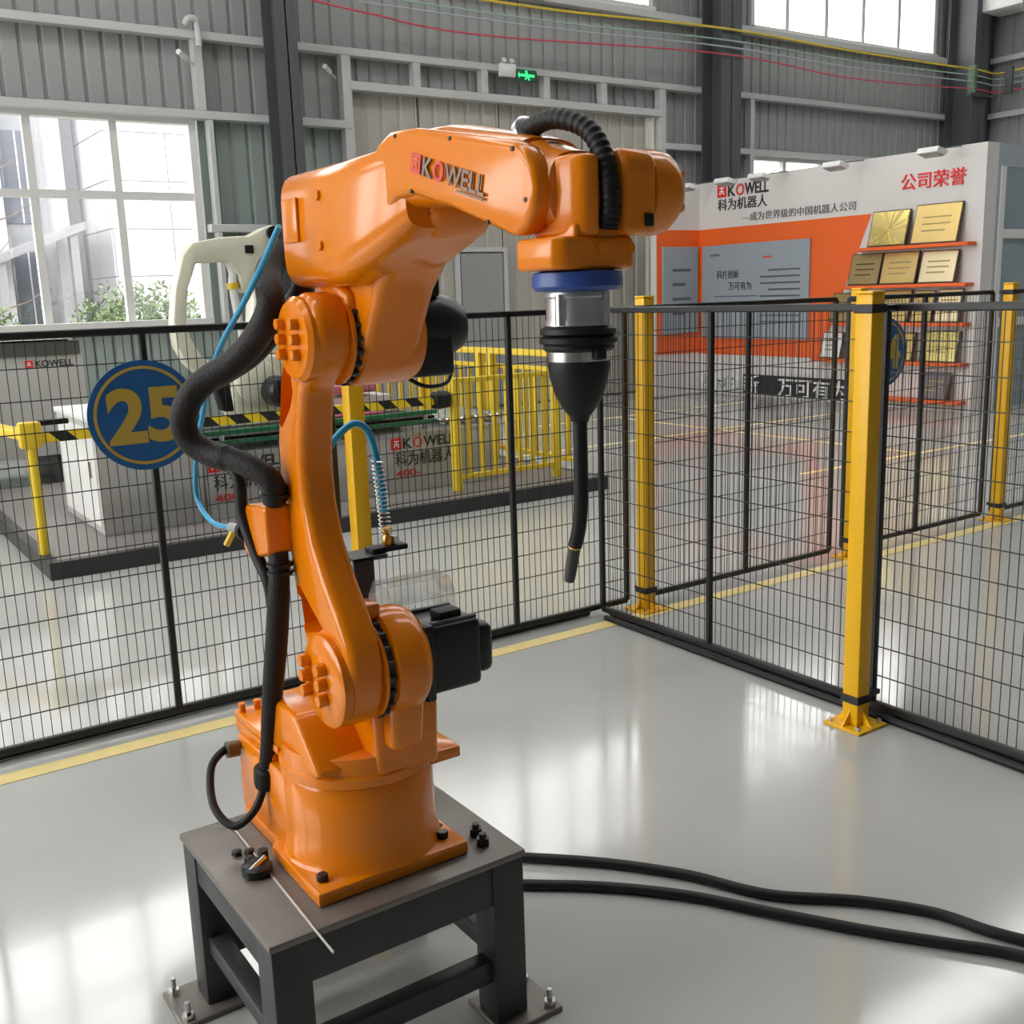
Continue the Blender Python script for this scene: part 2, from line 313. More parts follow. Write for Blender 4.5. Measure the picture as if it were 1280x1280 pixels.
# ================================================================== MESH FENCE
def fence_panel(L, label, mid, group):        # built along +x from 0 to L, base at z 0
    t = thing('mesh_fence', label, 'fence', (0, 0, 0), group)
    z0, z1, w = .04, 1.41, .024
    for z in (z0, z1): MB().bar((0, 0, z), (L, 0, z), .024, .026).build('rail', blackp, t, .004, seg=1)
    for x in (0, mid, L): MB().bar((x, 0, z0), (x, 0, z1), w, .024).build('stile', blackp, t, .004, seg=1)
    b = MB(); n = round(L/.031)
    for i in range(1, n): x = L*i/n; b.bar((x, .010, z0), (x, .010, z1), .0023)
    k = 13
    for i in range(1, k): z = z0+(z1-z0)*i/k; b.bar((0, .006, z), (L, .006, z), .0036)
    b.build('wire_mesh', blackp, t, smooth=False, kind='stuff')
    return t
for i, (x0, L, mid, lb) in enumerate(((.33, 1.36, .68, 'black wire mesh fence panel that carries the round 25 sign'), (1.80, 1.36, .72, 'black wire mesh fence panel behind the orange robot and its torch'),
        (3.27, 1.36, .70, 'black wire mesh fence panel in front of the orange display board'), (4.74, 1.34, .67, 'black wire mesh fence panel between the two farthest yellow posts'), (6.2, 1.36, .68, 'black wire mesh fence panel past the last yellow post of the long row'))):
    t = fence_panel(L, lb, mid, 'mesh fence panels'); t.location = (x0, 3.71, 0)
for y0, L, mid, lb in ((3.675, 1.43, .69, 'black wire mesh fence panel meeting the long fence at a right angle'), (2.185, 1.36, .68, 'black wire mesh fence panel running on past the stout yellow corner post')):
    t = fence_panel(L, lb, mid, 'mesh fence panels'); t.location = (2.985, y0, 0); t.rotation_euler = (0, 0, -math.pi/2)
world()
def fence_post(label, arm=.066):
    t = thing('fence_post', label, 'fence post', (0, 0, 0), 'yellow fence posts')
    MB().box(-.032, .032, -.032, .032, .01, 1.455).build('post_tube', yellow, t, .006)
    MB().box(-.033, .033, -.033, .033, 1.455, 1.465).build('post_cap', yellow, t, .004)
    f = MB().box(-.075, .075, -.075, .075, 0, .01).build('base_plate', yellow, t, .002, seg=1)
    for sx, sy in ((1, 0), (-1, 0), (0, 1), (0, -1)):
        b = MB(); p = [(.032*sx, .032*sy, .01), (.07*sx, .07*sy, .01), (.032*sx, .032*sy, .06)]; n_ = Vector((sy, sx, 0))*.003
        b.add([Vector(q)+n_ for q in p]+[Vector(q)-n_ for q in p], [(0,1,2), (3,5,4), (0,1,4,3), (1,2,5,4), (2,0,3,5)]); b.build('gusset', yellow, t, smooth=False)
    for sx in (-1, 1):
        for sy in (-1, 1): MB().cyl((.056*sx, .056*sy, .01), (.056*sx, .056*sy, .024), .009, n=6).build('anchor_bolt', chrome, f)
    for z in (.10, 1.41):
        MB().box(-.037, .037, -.037, .037, z-.014, z+.014).build('clamp_band', blackp, t, .002, seg=1)
        MB().box(-.018, .018, .037, arm, z-.009, z+.009).build('clamp_arm', blackp, t, .002, seg=1)
    return t
posts = ((1.747, 3.63, 'yellow square steel fence post directly behind the orange robot arm'), (3.213, 3.63, 'yellow square steel fence post standing where the two fence runs meet'), (4.72, 3.63, 'yellow square steel fence post beside the round 24 sign'),
         (6.14, 3.63, 'yellow square steel fence post at the far end of the long fence run'), (2.862, 2.16, 'yellow square steel fence post nearest the robot on the short fence run'))
p0 = None
for x, y, lb in posts:
    if p0 is None: o = p0 = fence_post(lb)
    elif y < 3: o = fence_post(lb, .109); o.rotation_euler = (0, 0, -math.pi/2)
    else: o = copy_tree(p0); o['label'] = lb
    o.location = (x, y, 0)
def round_sign(x, z, num, label, fs):
    y = 3.676
    t = thing('round_sign', label, 'sign', (x, y, z), 'round number signs on the fence')
    sb = mat('sign_blue', (.012, .12, .36), .35); sy = mat('sign_yellow', (.55, .38, .06), .4)
    MB().cyl((x, y, z), (x, y+.006, z), .188, n=64).build('disc', sb, t, smooth=True)
    b = MB(); n = 64; vs = []
    for rr in (.168, .158):
        for yy in (y-.002, y+.001): vs += [(x+rr*math.cos(2*math.pi*i/n), yy, z+rr*math.sin(2*math.pi*i/n)) for i in range(n)]
    fs_ = []
    for i in range(n):
        j = (i+1) % n; fs_ += [(i, j, 2*n+j, 2*n+i), (i, j, n+j, n+i), (2*n+i, 2*n+j, 3*n+j, 3*n+i), (n+i, n+j, 3*n+j, 3*n+i)]
    b.add(vs, fs_).build('rim_line', sy, t, smooth=False)
    text(num, .25, (x-.125, y-.002, z-.085), '-y', sy, t, 'numeral', width=.25, bold=.035, depth=.004)
    world(); return t
round_sign(.985, 1.125, '25', 'round blue sign with yellow ring and number 25 on mesh fence', 1)
round_sign(5.02, 1.11, '24', 'round blue sign with yellow number 24 half hidden behind yellow post', 1)
# ================================================================== FLOOR CABLES
tag(MB().tube([(1.28, 2.27, .0138), (1.451, 2.114, .0138), (1.599, 1.964, .0138), (1.725, 1.795, .0138), (1.82, 1.61, .0138), (1.97, 1.46, .0138), (2.07, 1.321, .0138), (2.11, 1.193, .0138), (2.16, 1.09, .0138), (2.3, .85, .0138)], .0135, 10, 8).build('floor_cable', black), 'thick black cable on the floor lying nearer the fence', 'cable', 'thick black cables on the floor')
tag(MB().tube([(1.2, 2.15, .0138), (1.375, 2.007, .0138), (1.526, 1.877, .0138), (1.659, 1.726, .0138), (1.764, 1.559, .0138), (1.884, 1.373, .0138), (1.985, 1.235, .0138), (2.08, 1.10, .0138), (2.2, .82, .0138)], .0135, 10, 8).build('floor_cable', black), 'thick black cable on the floor lying farther from the fence', 'cable', 'thick black cables on the floor')
for pts, lb in (([(2.957, 1.1), (2.955, 1.5), (2.958, 1.9), (2.955, 2.4), (2.952, 3.0), (2.957, 3.4), (2.955, 3.62)], 'black cable laid tight along the robot side of the short fence'), ([(3.016, 1.1), (3.014, 1.6), (3.02, 2.0), (3.013, 2.5), (3.022, 3.1), (3.015, 3.5), (3.02, 3.66)], 'black cable laid tight along the aisle side of the short fence'),
                ([(-.3, 3.742), (.5, 3.738), (1.2, 3.745), (1.65, 3.74), (1.83, 3.744), (2.4, 3.738), (2.95, 3.74)], 'black cable laid along the foot of the long fence behind the robot')):
    tag(MB().tube([(a, b_, .0135) for a, b_ in pts], .013, 8, 6).build('fence_cable', black), lb, 'cable', 'black cables along the fence foot')
# ================================================================== ROBOT STAND
t = thing('robot_stand', 'dark grey welded steel stand with thick top plate under the orange robot', 'machine stand', (.825, 1.87, 0))
X0, X1, Y0, Y1, ZT = .55, 1.10, 1.615, 2.122, .385
B(X0, X1, Y0, Y1, ZT-.016, ZT, 'top_plate', steel_top, t, .004)
LW = .075
for lx in (X0+.004, X1-.004-LW):
    for ly in (Y0+.004, Y1-.004-LW):
        B(lx, lx+LW, ly, ly+LW, .012, ZT-.016, 'leg', steel_dark, t, .004)
        cx = lx+LW/2+(-.03 if lx < .8 else .03); cy = ly+LW/2
        f = B(cx-.075, cx+.075, cy-.07, cy+.07, 0, .012, 'foot_plate', steel_top, t, .002, seg=1)
        for sx, sy in ((-1 if lx < .8 else 1, -1), (-1 if lx < .8 else 1, 1)):
            px, py = cx+.055*sx, cy+.05*sy
            b = MB().cyl((px, py, .012), (px, py, .024), .013, n=6); b.cyl((px, py, .024), (px, py, .05), .006, n=10); b.build('anchor_bolt', chrome, f, smooth=False)
for y in (Y0+.008, Y1-.048): B(X0+.07, X1-.07, y, y+.04, ZT-.105, ZT-.016, 'apron', steel_dark, t, .003)
for x in (X0+.008, X1-.048): B(x, x+.04, Y0+.07, Y1-.07, ZT-.085, ZT-.016, 'apron', steel_dark, t, .003)
for y in (Y0+.02, Y1-.06): B(X0+.07, X1-.07, y, y+.04, .10, .15, 'lower_rail', steel_dark, t, .003)
for x in (X0+.018, X1-.058): B(x, x+.04, Y0+.07, Y1-.07, .13, .17, 'lower_rail', steel_dark, t, .003)
world()
# loose pieces lying on the stand
def loose_bolt(x, y, lb, r=.011, h=.02, ln=.0):
    t = thing('bolt', lb, 'bolt', (x, y, ZT), 'loose bolts on the stand')
    MB().cyl((x, y, ZT), (x, y, ZT+h), r, n=6).build('hex_head', blackg, t, smooth=False); MB().cyl((x, y, ZT+h), (x, y, ZT+h+.01), r*.55, n=10).build('shank', steel_dark, t)
    world()
loose_bolt(1.050, 1.725, 'black hex bolt on the stand nearer the mesh fence', .014, .016)
loose_bolt(1.040, 1.682, 'black hex bolt on the stand nearer the front rim of the plate', .014, .016)
for x, y, lb in ((.618, 1.958, 'small dark nut on the stand farthest from the round shackle'), (.640, 1.945, 'small dark nut on the stand next to the thin steel rod'), (.630, 1.918, 'small dark nut on the stand nearest the round shackle')):
    t = tag(MB().rev([(.009, 0), (.011, .002), (.011, .009), (.005, .011)], (x, y, ZT), (0, 0, 1), 6).build('nut', blackg, smooth=False), lb, 'nut', 'small nuts on the stand')
t = thing('clamp_shackle', 'dark round pipe clamp with bolt ears beside the orange base', 'pipe clamp', (.625, 1.865, ZT))
MB().rev([(.024, 0), (.030, .004), (.030, .018), (.024, .022)], (.625, 1.862, ZT), (0, 0, 1), 24).build('ring', blackg, t)
MB().cyl((.648, 1.885, ZT), (.648, 1.885, ZT+.034), .011, n=6).build('bolt_ear', steel_dark, t, smooth=False); MB().cyl((.605, 1.85, ZT+.016), (.645, 1.868, ZT+.026), .006, n=10).build('pin', chrome, t)
world()
tag(MB().cyl((.651, 2.118, ZT+.004), (.634, 1.53, ZT+.004), .0028, n=8).build('welding_rod', silver), 'thin steel rod lying on the stand and sticking out past its front rim', 'rod')
# ================================================================== THE ORANGE ROBOT
RB = thing('welding_robot', 'glossy orange six-axis welding robot arm bolted on the dark stand', 'robot', (.84, 1.83, ZT))
def arc(cy, cz, r, a0, a1, n): return [(cy+r*math.cos(math.radians(a0+(a1-a0)*i/n)), cz+r*math.sin(math.radians(a0+(a1-a0)*i/n))) for i in range(n+1)]
BX, BY = .84, 1.825
# base
b = MB(); b.prism([(.672, 1.672), (1.0, 1.672), (1.0, 1.90), (.992, 1.92), (.992, 2.105), (.690, 2.105), (.690, 1.92), (.672, 1.90)], 'z', ZT, ZT+.028)
base = b.build('base', orange, RB, .005, 2)
MB().rev([(.160, .028), (.154, .036), (.150, .10), (.149, .19), (.144, .199), (.10, .2)], (BX, BY, ZT), (0, 0, 1), 64).build('base_drum', orange, base)
B(.695, .985, 1.86, 2.125, ZT+.02, ZT+.19, 'connector_box', orange, base, .008)
for x, y in ((.70, 1.715), (.965, 1.715), (.71, 2.03), (.95, 2.03)):
    MB().cyl((x, y, ZT+.028), (x, y, ZT+.042), .0115, n=12).build('base_bolt', blackg, base, .002, seg=1)
for x, y in ((.985, 1.76),): MB().cyl((x, y, ZT+.028), (x, y, ZT+.030), .006, n=10).build('plug', black, base)
# turntable
b = MB().rev([(.150, .20), (.156, .204), (.156, .222), (.150, .228), (.148, .26), (.10, .262)], (BX, BY, ZT), (0, 0, 1), 64)
tt = b.build('turntable', orange, RB)
B(.700, .995, 1.90, 2.145, .600, .620, 'rear_platform', orange, tt, .004)
B(.700, .735, 1.93, 2.14, .574, .600, 'platform_skirt', orange, tt, .004)
B(.95, 1.02, 1.72, 1.84, .572, .597, 'side_ear', orange, tt, .005)
MB().prism([(1.70, .625), (1.80, .715), (1.93, .725), (1.93, .615), (1.72, .615)], 'x', .700, .83).build('saddle', orange, tt, .012, 3)
b = MB(); b.prism([(.808, .60), (.808, .745), (.83, .775), (.885, .785), (.905, .765), (.94, .752), (.948, .735), (.944, .60)], 'y', 1.672, 1.90)
b.build('tower', orange, tt, .014, 3)
for x, y in ((.71, 2.12), (.745, 2.12), (.74, 1.99)): MB().cyl((x, y, .620), (x, y, .640), .008, n=10).build('stop_pin', orange, tt)
MB().cyl((.80, 2.04, .620), (.80, 2.04, .636), .009, n=10).build('platform_bolt', blackg, tt)
J2 = (1.70, .822); J3 = (1.725, 1.425)
b = MB().rev([(.094, 0), (.102, .004), (.104, .02), (.104, .05), (.100, .066), (.090, .078), (.070, .084)], (.826, *J2), (1, 0, 0), 48)
b.build('shoulder_housing', orange, tt)
b = MB(); b.prism([(1.62, .80), (1.78, .80), (1.80, .66), (1.64, .66)], 'x', .826, .895); b.build('shoulder_neck', orange, tt, .015, 3)
B(.795, .835, 1.675, 1.72, .915, .944, 'limit_block', orange, tt, .004)
# shoulder motor
mo = B(.905, 1.03, 1.638, 1.762, .752, .886, 'shoulder_motor', blackg, RB, .012, seg=3)
B(.90, .922, 1.630, 1.770, .744, .894, 'motor_flange', blackg, mo, .006)
B(1.028, 1.068, 1.652, 1.748, .765, .865, 'encoder_cap', blackg, mo, .016, seg=3)
for y in (1.652, 1.748): B(.925, 1.025, y-.006, y+.006, .884, .892, 'cooling_rib', steel_dark, mo, .002, seg=1)
B(.95, 1.0, 1.66, 1.70, .886, .905, 'motor_connector', black, mo, .005)
# lower arm: curved casting with bolt faces at both ends
prof = [(1.725,1.505), (1.765,1.492), (1.797,1.462), (1.815,1.42), (1.828,1.37), (1.848,1.31), (1.868,1.24), (1.872,1.16), (1.862,1.08), (1.848,1.0), (1.832,.93), (1.812,.87), (1.797,.82), (1.782,.775), (1.752,.738), (1.71,.72), (1.665,.728),
        (1.628,.755), (1.608,.80), (1.606,.85), (1.622,.90), (1.655,.945), (1.70,1.0), (1.738,1.06), (1.76,1.13), (1.765,1.20), (1.752,1.27), (1.735,1.335), (1.69,1.362), (1.652,1.40), (1.648,1.44), (1.66,1.475), (1.688,1.498)]
arm = MB().prism(prof, 'x', .736, .806).build('lower_arm', orange, RB, .018, 4, ang=60)
def cut(obj, cutter):
    md = obj.modifiers.new('c', 'BOOLEAN'); md.object = cutter; md.solver = 'EXACT'; bpy.context.view_layer.update()
    me = bpy.data.meshes.new_from_object(obj.evaluated_get(bpy.context.evaluated_depsgraph_get()))
    obj.modifiers.remove(md); old = obj.data; obj.data = me; me.name = old.name; bpy.data.objects.remove(cutter)
    bm = bmesh.new(); bm.from_mesh(me)
    for f in bm.faces: f.smooth = True
    for e in bm.edges: e.smooth = not (len(e.link_faces) == 2 and e.calc_face_angle(0) > math.radians(40))
    bm.to_mesh(me); bm.free()
def slot(pts, dx=.035): return MB().prism(pts, 'x', .70, .736+dx).build('cutter', orange, RB)
cut(arm, slot([(1.775,1.365), (1.80,1.378), (1.818,1.36), (1.842,1.30), (1.846,1.27), (1.835,1.262), (1.79,1.30), (1.772,1.33)]))
cut(arm, slot([(1.832,.935), (1.826,.962), (1.806,.966), (1.745,.925), (1.712,.905), (1.735,.893), (1.79,.878), (1.815,.89)]))
MB().rev([(.078, 0), (.087, .006), (.087, .022), (.08, .03)], (.718, 1.695, .812), (1, 0, 0), 40).build('bolt_face', orange, arm)
MB().rev([(.066, 0), (.074, .008), (.074, .03)], (.724, 1.728, 1.425), (1, 0, 0), 36).build('bolt_face', orange, arm)
for y in (1.748, 1.678):
    for z in (.842, .813, .784): MB().cyl((.700, y, z), (.722, y, z), .0128, n=6).build('arm_bolt', orange, arm, .0015, seg=1)
for y in (1.765, 1.705):
    for z in (1.452, 1.426, 1.400): MB().cyl((.710, y, z), (.727, y, z), .011, n=6).build('arm_bolt', orange, arm, .0015, seg=1)
gap_bolt_dark = mat('dark_gap_and_bolts', (.02, .019, .018), .4)  # near-black paints the shade in joint gaps; bolts and screws are black themselves
for nm, (cy, cz), r, x in (('shoulder_gap_shade', J2, .096, .804), ('elbow_gap_shade', J3, .080, .800)):
    MB().cyl((x, cy, cz), (x+.024, cy, cz), r-.006, n=40).build(nm, gap_bolt_dark, arm)  # disc between the castings, coloured as the shaded gap
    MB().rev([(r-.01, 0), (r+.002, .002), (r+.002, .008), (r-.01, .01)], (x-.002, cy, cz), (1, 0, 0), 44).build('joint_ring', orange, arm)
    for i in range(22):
        a = 2*math.pi*i/22; MB().cyl((x+.006, cy+r*math.cos(a), cz+r*math.sin(a)), (x+.018, cy+r*math.cos(a), cz+r*math.sin(a)), .0055, n=8).build('ring_bolt', gap_bolt_dark, arm)
# hose bracket on the arm
cl = MB().prism([(1.87,1.118), (1.93,1.112), (1.955,1.09), (1.962,1.02), (1.93,1.0), (1.83,1.03), (1.83,1.12)], 'x', .688, .752).build('hose_bracket', orange, arm, .008, 3)
# elbow casting
b = MB().rev([(.078, 0), (.086, .004), (.087, .03), (.086, .11), (.080, .122), (.05, .125)], (.822, *J3), (1, 0, 0), 48)
elb = b.build('elbow_housing', orange, RB)
b = MB(); b.prism([(1.80,1.40), (1.835,1.50), (1.84,1.56), (1.80,1.66), (1.50,1.685), (1.40,1.66), (1.375,1.61), (1.41,1.58), (1.52,1.548), (1.575,1.50), (1.64,1.40), (1.66,1.365), (1.72,1.345), (1.775,1.365)], 'x', .815, .93)
b.build('elbow_web', orange, elb, .022, 4, ang=60)
b = MB(); b.prism([(1.80,1.42), (1.80,1.52), (1.73,1.535), (1.66,1.50), (1.665,1.42)], 'x', .800, .84); b.build('elbow_rib', orange, elb, .012, 3)
# rear block with the wrist motors
b = MB().loft([((.848, 1.855, 1.612), (.05, 0, 0), (0, 0, .062)), ((.848, 1.848, 1.612), (.075, 0, 0), (0, 0, .088)), ((.848, 1.82, 1.612), (.088, 0, 0), (0, 0, .100)), ((.848, 1.60, 1.612), (.090, 0, 0), (0, 0, .100)), ((.848, 1.44, 1.64), (.084, 0, 0), (0, 0, .075)), ((.848, 1.40, 1.65), (.07, 0, 0), (0, 0, .06))], 40, 5)
rbk = b.build('rear_block', orange, elb)
for y, z0, z1 in ((1.775, 1.59, 1.665), ): MB().box(.754, .760, y-.03, y+.03, z0, z1).build('cover_plate', orange, rbk, .003)
for y, z in ((1.66, 1.66), (1.66, 1.58)): MB().cyl((.754, y, z), (.765, y, z), .009, n=8).build('cover_screw', orange, rbk, .001, seg=1)
# elbow motor
em = B(.945, 1.035, 1.70, 1.815, 1.345, 1.425, 'elbow_motor', blackg, RB, .01, seg=3)
MB().rev([(.050, 0), (.062, .008), (.064, .05), (.058, .085), (.045, .11), (.02, .115)], (.965, 1.76, 1.435), (1, 0, 0), 32).build('encoder_cap', blackg, em)
MB().cyl((1.075, 1.76, 1.435), (1.082, 1.76, 1.435), .026, n=24).build('cap_ring', steel_dark, em)
B(.99, 1.02, 1.72, 1.76, 1.49, 1.53, 'motor_connector', black, em, .006)
MB().tube([(1.005, 1.74, 1.52), (1.03, 1.70, 1.57), (1.03, 1.62, 1.62), (.98, 1.50, 1.67), (.93, 1.40, 1.66)], .006, 8).build('motor_cable', black, em)
MB().tube([(.95, 1.75, 1.347), (.99, 1.74, 1.325), (1.05, 1.76, 1.328), (1.075, 1.78, 1.36)], .004, 8).build('motor_cable', black, em)
# forearm and its side cover
AX = .832
def fsec(y, z, a, c): return ((AX, y, z), (a, 0, 0), (0, .02*0, c))
b = MB().loft([fsec(1.47, 1.672, .05, .036), fsec(1.455, 1.672, .060, .050), fsec(1.42, 1.675, .064, .056), fsec(1.30, 1.667, .064, .056), fsec(1.14, 1.630, .062, .058), fsec(1.12, 1.626, .058, .056)], 40, 3.2)
fa = b.build('forearm', orange, RB)
cv = [(1.462,1.615), (1.475,1.64), (1.477,1.69), (1.462,1.715), (1.42,1.728), (1.35,1.723), (1.22,1.698), (1.108,1.674), (1.084,1.664), (1.067,1.642), (1.060,1.615), (1.066,1.588), (1.082,1.568), (1.108,1.559), (1.165,1.577), (1.26,1.608), (1.36,1.633), (1.41,1.632), (1.44,1.612)]
MB().prism(cv, 'x', .766, .80).build('side_cover', orange, fa, .019, 4, ang=60)
for y, z in ((1.40, 1.722), (1.25, 1.699), (1.105, 1.668), (1.08, 1.606), (1.165, 1.586), (1.36, 1.642), (1.45, 1.63)):
    MB().cyl((.7645, y, z-.004), (.772, y, z-.004), .003, n=8).build('cover_screw', gap_bolt_dark, fa)
sd = math.atan2(-.052, .19)
lt = mat('dull_print', (.26, .17, .12), .4)
badge_o = Vector((.7635, 1.352, 1.664))
x_ = Vector((0, -math.cos(sd), math.sin(sd))); y_ = Vector((0, -math.sin(-sd), math.cos(sd))); 
y_ = Vector((0, math.sin(sd), math.cos(sd)))
def dq(u0, u1, v0, v1, m, nm, d=.0):
    b = MB(); z_ = Vector((-1, 0, 0))
    b.add([badge_o+x_*u+y_*v+z_*w for u in (u0, u1) for v in (v0, v1) for w in (d, d+.0012)], [(0,1,3,2), (4,6,7,5), (0,4,5,1), (2,3,7,6), (0,2,6,4), (1,5,7,3)]); return b.build(nm, m, fa, smooth=False)
dq(0, .026, 0, .026, pinkred, 'logo_square', .001); 
for a in ((.25,.75,.70,.80), (.25,.75,.45,.53), (.25,.34,.2,.53), (.66,.75,.2,.53)): dq(a[0]*.026, a[1]*.026, a[2]*.026, a[3]*.026, orange, 'logo_stroke', .0018)
for s_, u, w, mm in (('K', .032, .026, lt), ('O', .062, .026, pinkred), ('WELL', .092, .100, lt)):
    text(s_, .036, badge_o+x_*u+Vector((-.001, 0, 0)), (tuple(x_), tuple(y_)), mm, fa, width=w, bold=.02, depth=.002)
dq(.125, .192, -.006, -.003, lt, 'underline', .001)
# wrist
wr_ = MB().cyl((AX, 1.135, 1.628), (AX, 1.12, 1.624), .053, n=40).build('wrist_gap_shade', gap_bolt_dark, RB)  # disc painted dark for the shaded seam before the wrist
b = MB().loft([((AX, 1.122, 1.624), (.052, 0, 0), (0, 0, .050)), ((AX, 1.118, 1.624), (.058, 0, 0), (0, 0, .055)), ((AX, 1.09, 1.615), (.056, 0, 0), (0, 0, .052)), ((AX+.004, 1.062, 1.612), (.048, 0, 0), (0, 0, .048)), ((AX+.006, 1.055, 1.612), (.03, 0, 0), (0, 0, .03))], 36, 2.6)
wb = b.build('wrist_body', orange, RB)
b = MB(); pr = arc(1.062, 1.610, .052, 0, 360, 27)[:-1]
b.prism([(1.112,1.558), (1.112,1.662), (1.02,1.66), (1.008,1.645), (1.008,1.558)], 'x', .862, .915); b.build('wrist_side', orange, wb, .008, 3)
MB().prism([(.796,1.075), (.80,1.04), (.812,1.022), (.834,1.018), (.834,1.11), (.796,1.11)], 'z', 1.556, 1.652).build('wrist_cheek', orange, wb, .008, 3)
MB().rev([(.048, 0), (.053, .004), (.054, .03), (.052, .045), (.044, .056), (.025, .062)], (.915, 1.062, 1.612), (1, 0, 0), 40).build('wrist_cap', orange, wb)
for i in range(6):
    a = math.radians(30+60*i); MB().cyl((.966, 1.062+.040*math.cos(a), 1.612+.040*math.sin(a)), (.974, 1.062+.040*math.cos(a), 1.612+.040*math.sin(a)), .006, n=8).build('cap_bolt', orange, wb)
B(.893, .905, 1.003, 1.010, 1.567, 1.582, 'wrist_window', black, wb, .001, seg=1)
MB().prism([(.768,1.035), (.782,1.022), (.885,1.022), (.900,1.036), (.900,1.105), (.885,1.118), (.782,1.118), (.768,1.105)], 'z', 1.517, 1.556).build('wrist_carrier', orange, RB, .006, 3)
wc = MB().prism([(.80,1.028), (.885,1.028), (.893,1.036), (.893,1.108), (.80,1.108)], 'z', 1.55, 1.572).build('carrier_step', orange, wb, .008, 3)
for x, y in ((.882, 1.024), (.835, 1.022)): MB().cyl((x, y-.004, 1.542), (x, y+.004, 1.542), .007, n=10).build('carrier_bolt', orange, wb)
# corrugated cable hose over the wrist
hp = [(.832, 1.19, 1.68), (.831, 1.155, 1.698), (.833, 1.105, 1.703), (.844, 1.055, 1.684), (.848, 1.028, 1.645), (.848, 1.018, 1.60), (.848, 1.025, 1.565)]
MB().tube(hp, lambda t: .0125+.0007*math.sin(t*190), 14, 26).build('wrist_hose', black, wb, ang=80)
MB().rev([(.016, 0), (.022, .004), (.022, .014), (.016, .018)], (.832, 1.172, 1.690), (0, -.9, .45), 28).build('hose_collar', silver, wb)
# tool: flange ring, collision body, boot, torch neck
TX, TY = .832, 1.066
tl = MB().rev([(0.0435, 1.517), (0.0557, 1.514), (0.0574, 1.508), (0.0574, 1.497), (0.0522, 1.492), (0.0261, 1.491)], (TX, TY, 0), (0, 0, 1), 48).build('tool_flange', bluering, RB)
MB().rev([(0.0261, 1.492), (0.0409, 1.491), (0.0418, 1.485), (0.0400, 1.483), (0.0400, 1.458), (0.0418, 1.455), (0.0418, 1.447), (0.0261, 1.445)], (TX, TY, 0), (0, 0, 1), 40).build('shock_sensor', silver, tl)
for i in range(4):
    a = math.radians(20+90*i); MB().cyl((TX+.038*math.cos(a), TY+.038*math.sin(a), 1.488), (TX+.038*math.cos(a), TY+.038*math.sin(a), 1.45), .008, n=12).build('sensor_pillar', chrome, tl)
MB().rev([(0.0261, 1.444), (0.0409, 1.441), (0.0478, 1.436), (0.0487, 1.430), (0.0444, 1.428), (0.0496, 1.425), (0.0496, 1.419), (0.0444, 1.416), (0.0461, 1.412), (0.0418, 1.408), (0.0261, 1.407)], (TX, TY, .009), (0, 0, 1), 40).build('bellows', black, tl)
MB().rev([(0.0261, 1.408), (0.0400, 1.408), (0.0400, 1.396), (0.0261, 1.395)], (TX, TY, .009), (0, 0, 1), 40).build('hose_band', chrome, tl)
MB().rev([(0.0261, 1.397), (0.0391, 1.396), (0.0400, 1.390), (0.0374, 1.374), (0.0313, 1.352), (0.0209, 1.334), (0.0135, 1.325), (0.0115, 1.318)], (TX, TY, .009), (0, 0, 1), 40).build('torch_boot', black, tl)
B(TX-.008, TX+.008, TY-.048, TY-.038, 1.407, 1.421, 'band_screw', black, tl, .002, seg=1)
MB().tube([(TX, TY, 1.33), (TX, TY, 1.27), (TX, TY+.001, 1.22), (TX-.001, TY+.005, 1.185), (TX-.003, TY+.012, 1.16)], .0095, 16).build('torch_neck', black, tl)
MB().cyl((TX-.003, TY+.012, 1.161), (TX-.0032, TY+.013, 1.157), .0085, n=16).build('insulator_ring', brass, tl)
MB().rev([(.0085, 0), (.0085, .02), (.0075, .045), (.0068, .048), (.004, .048)], (TX-.0032, TY+.013, 1.157), (-.05, .2, -.97), 20).build('torch_nozzle', steel_dark, tl)
# dress pack
dp = MB().tube([(.80, 1.92, 1.585), (.75, 1.88, 1.54), (0.72, 1.806, 1.48), (0.7, 1.843, 1.424), (0.67, 1.886, 1.382), (0.635, 1.931, 1.353), (0.61, 1.956, 1.321), (0.6, 1.98, 1.278), (0.61, 1.98, 1.239), (0.635, 1.951, 1.214), (0.665, 1.895, 1.203), (0.69, 1.854, 1.186), (0.708, 1.833, 1.164), (.715, 1.845, 1.125)], lambda t: .025 if t < .75 else .022, 16, 10).build('dress_hose', hosem, RB)
MB().tube([(.83, 1.88, 1.53), (.79, 1.90, 1.47), (.745, 1.95, 1.40), (.70, 1.99, 1.362), (.655, 2.03, 1.335)], .02, 12, 8).build('inner_hose', black, dp)
MB().tube([(.672, 1.99, 1.19), (.685, 1.945, 1.16), (.685, 1.94, 1.09), (.69, 1.90, 1.02), (.695, 1.858, .97), (.70, 1.86, .92)], .012, 12, 8).build('branch_hose', black, dp)
for z, x, y in ((1.135, .715, 1.842), (1.150, .715, 1.846)): MB().rev([(.024, 0), (.029, .002), (.029, .008), (.024, .01)], (x, y, z), (0, -.1, 1), 24).build('hose_clip', blackg, dp)
lh = MB().tube([(.715, 1.845, 1.03), (.708, 1.842, .955), (.702, 1.86, .85), (.70, 1.90, .73), (.70, 1.945, .60), (.70, 1.968, .535)], lambda t: .018+.004*math.sin(min(1, t*1.3)*math.pi), 14, 8).build('lower_hose', hosem, RB)
for z in (.985, 1.0): MB().rev([(.02, 0), (.025, .002), (.025, .008), (.02, .01)], (.714, 1.843, z), (0, 0, 1), 24).build('hose_clip', blackg, lh)
MB().rev([(.026, 0), (.028, .01), (.028, .04), (.022, .045)], (.70, 1.972, .51), (0, -.2, 1), 20).build('hose_end', black, lh)
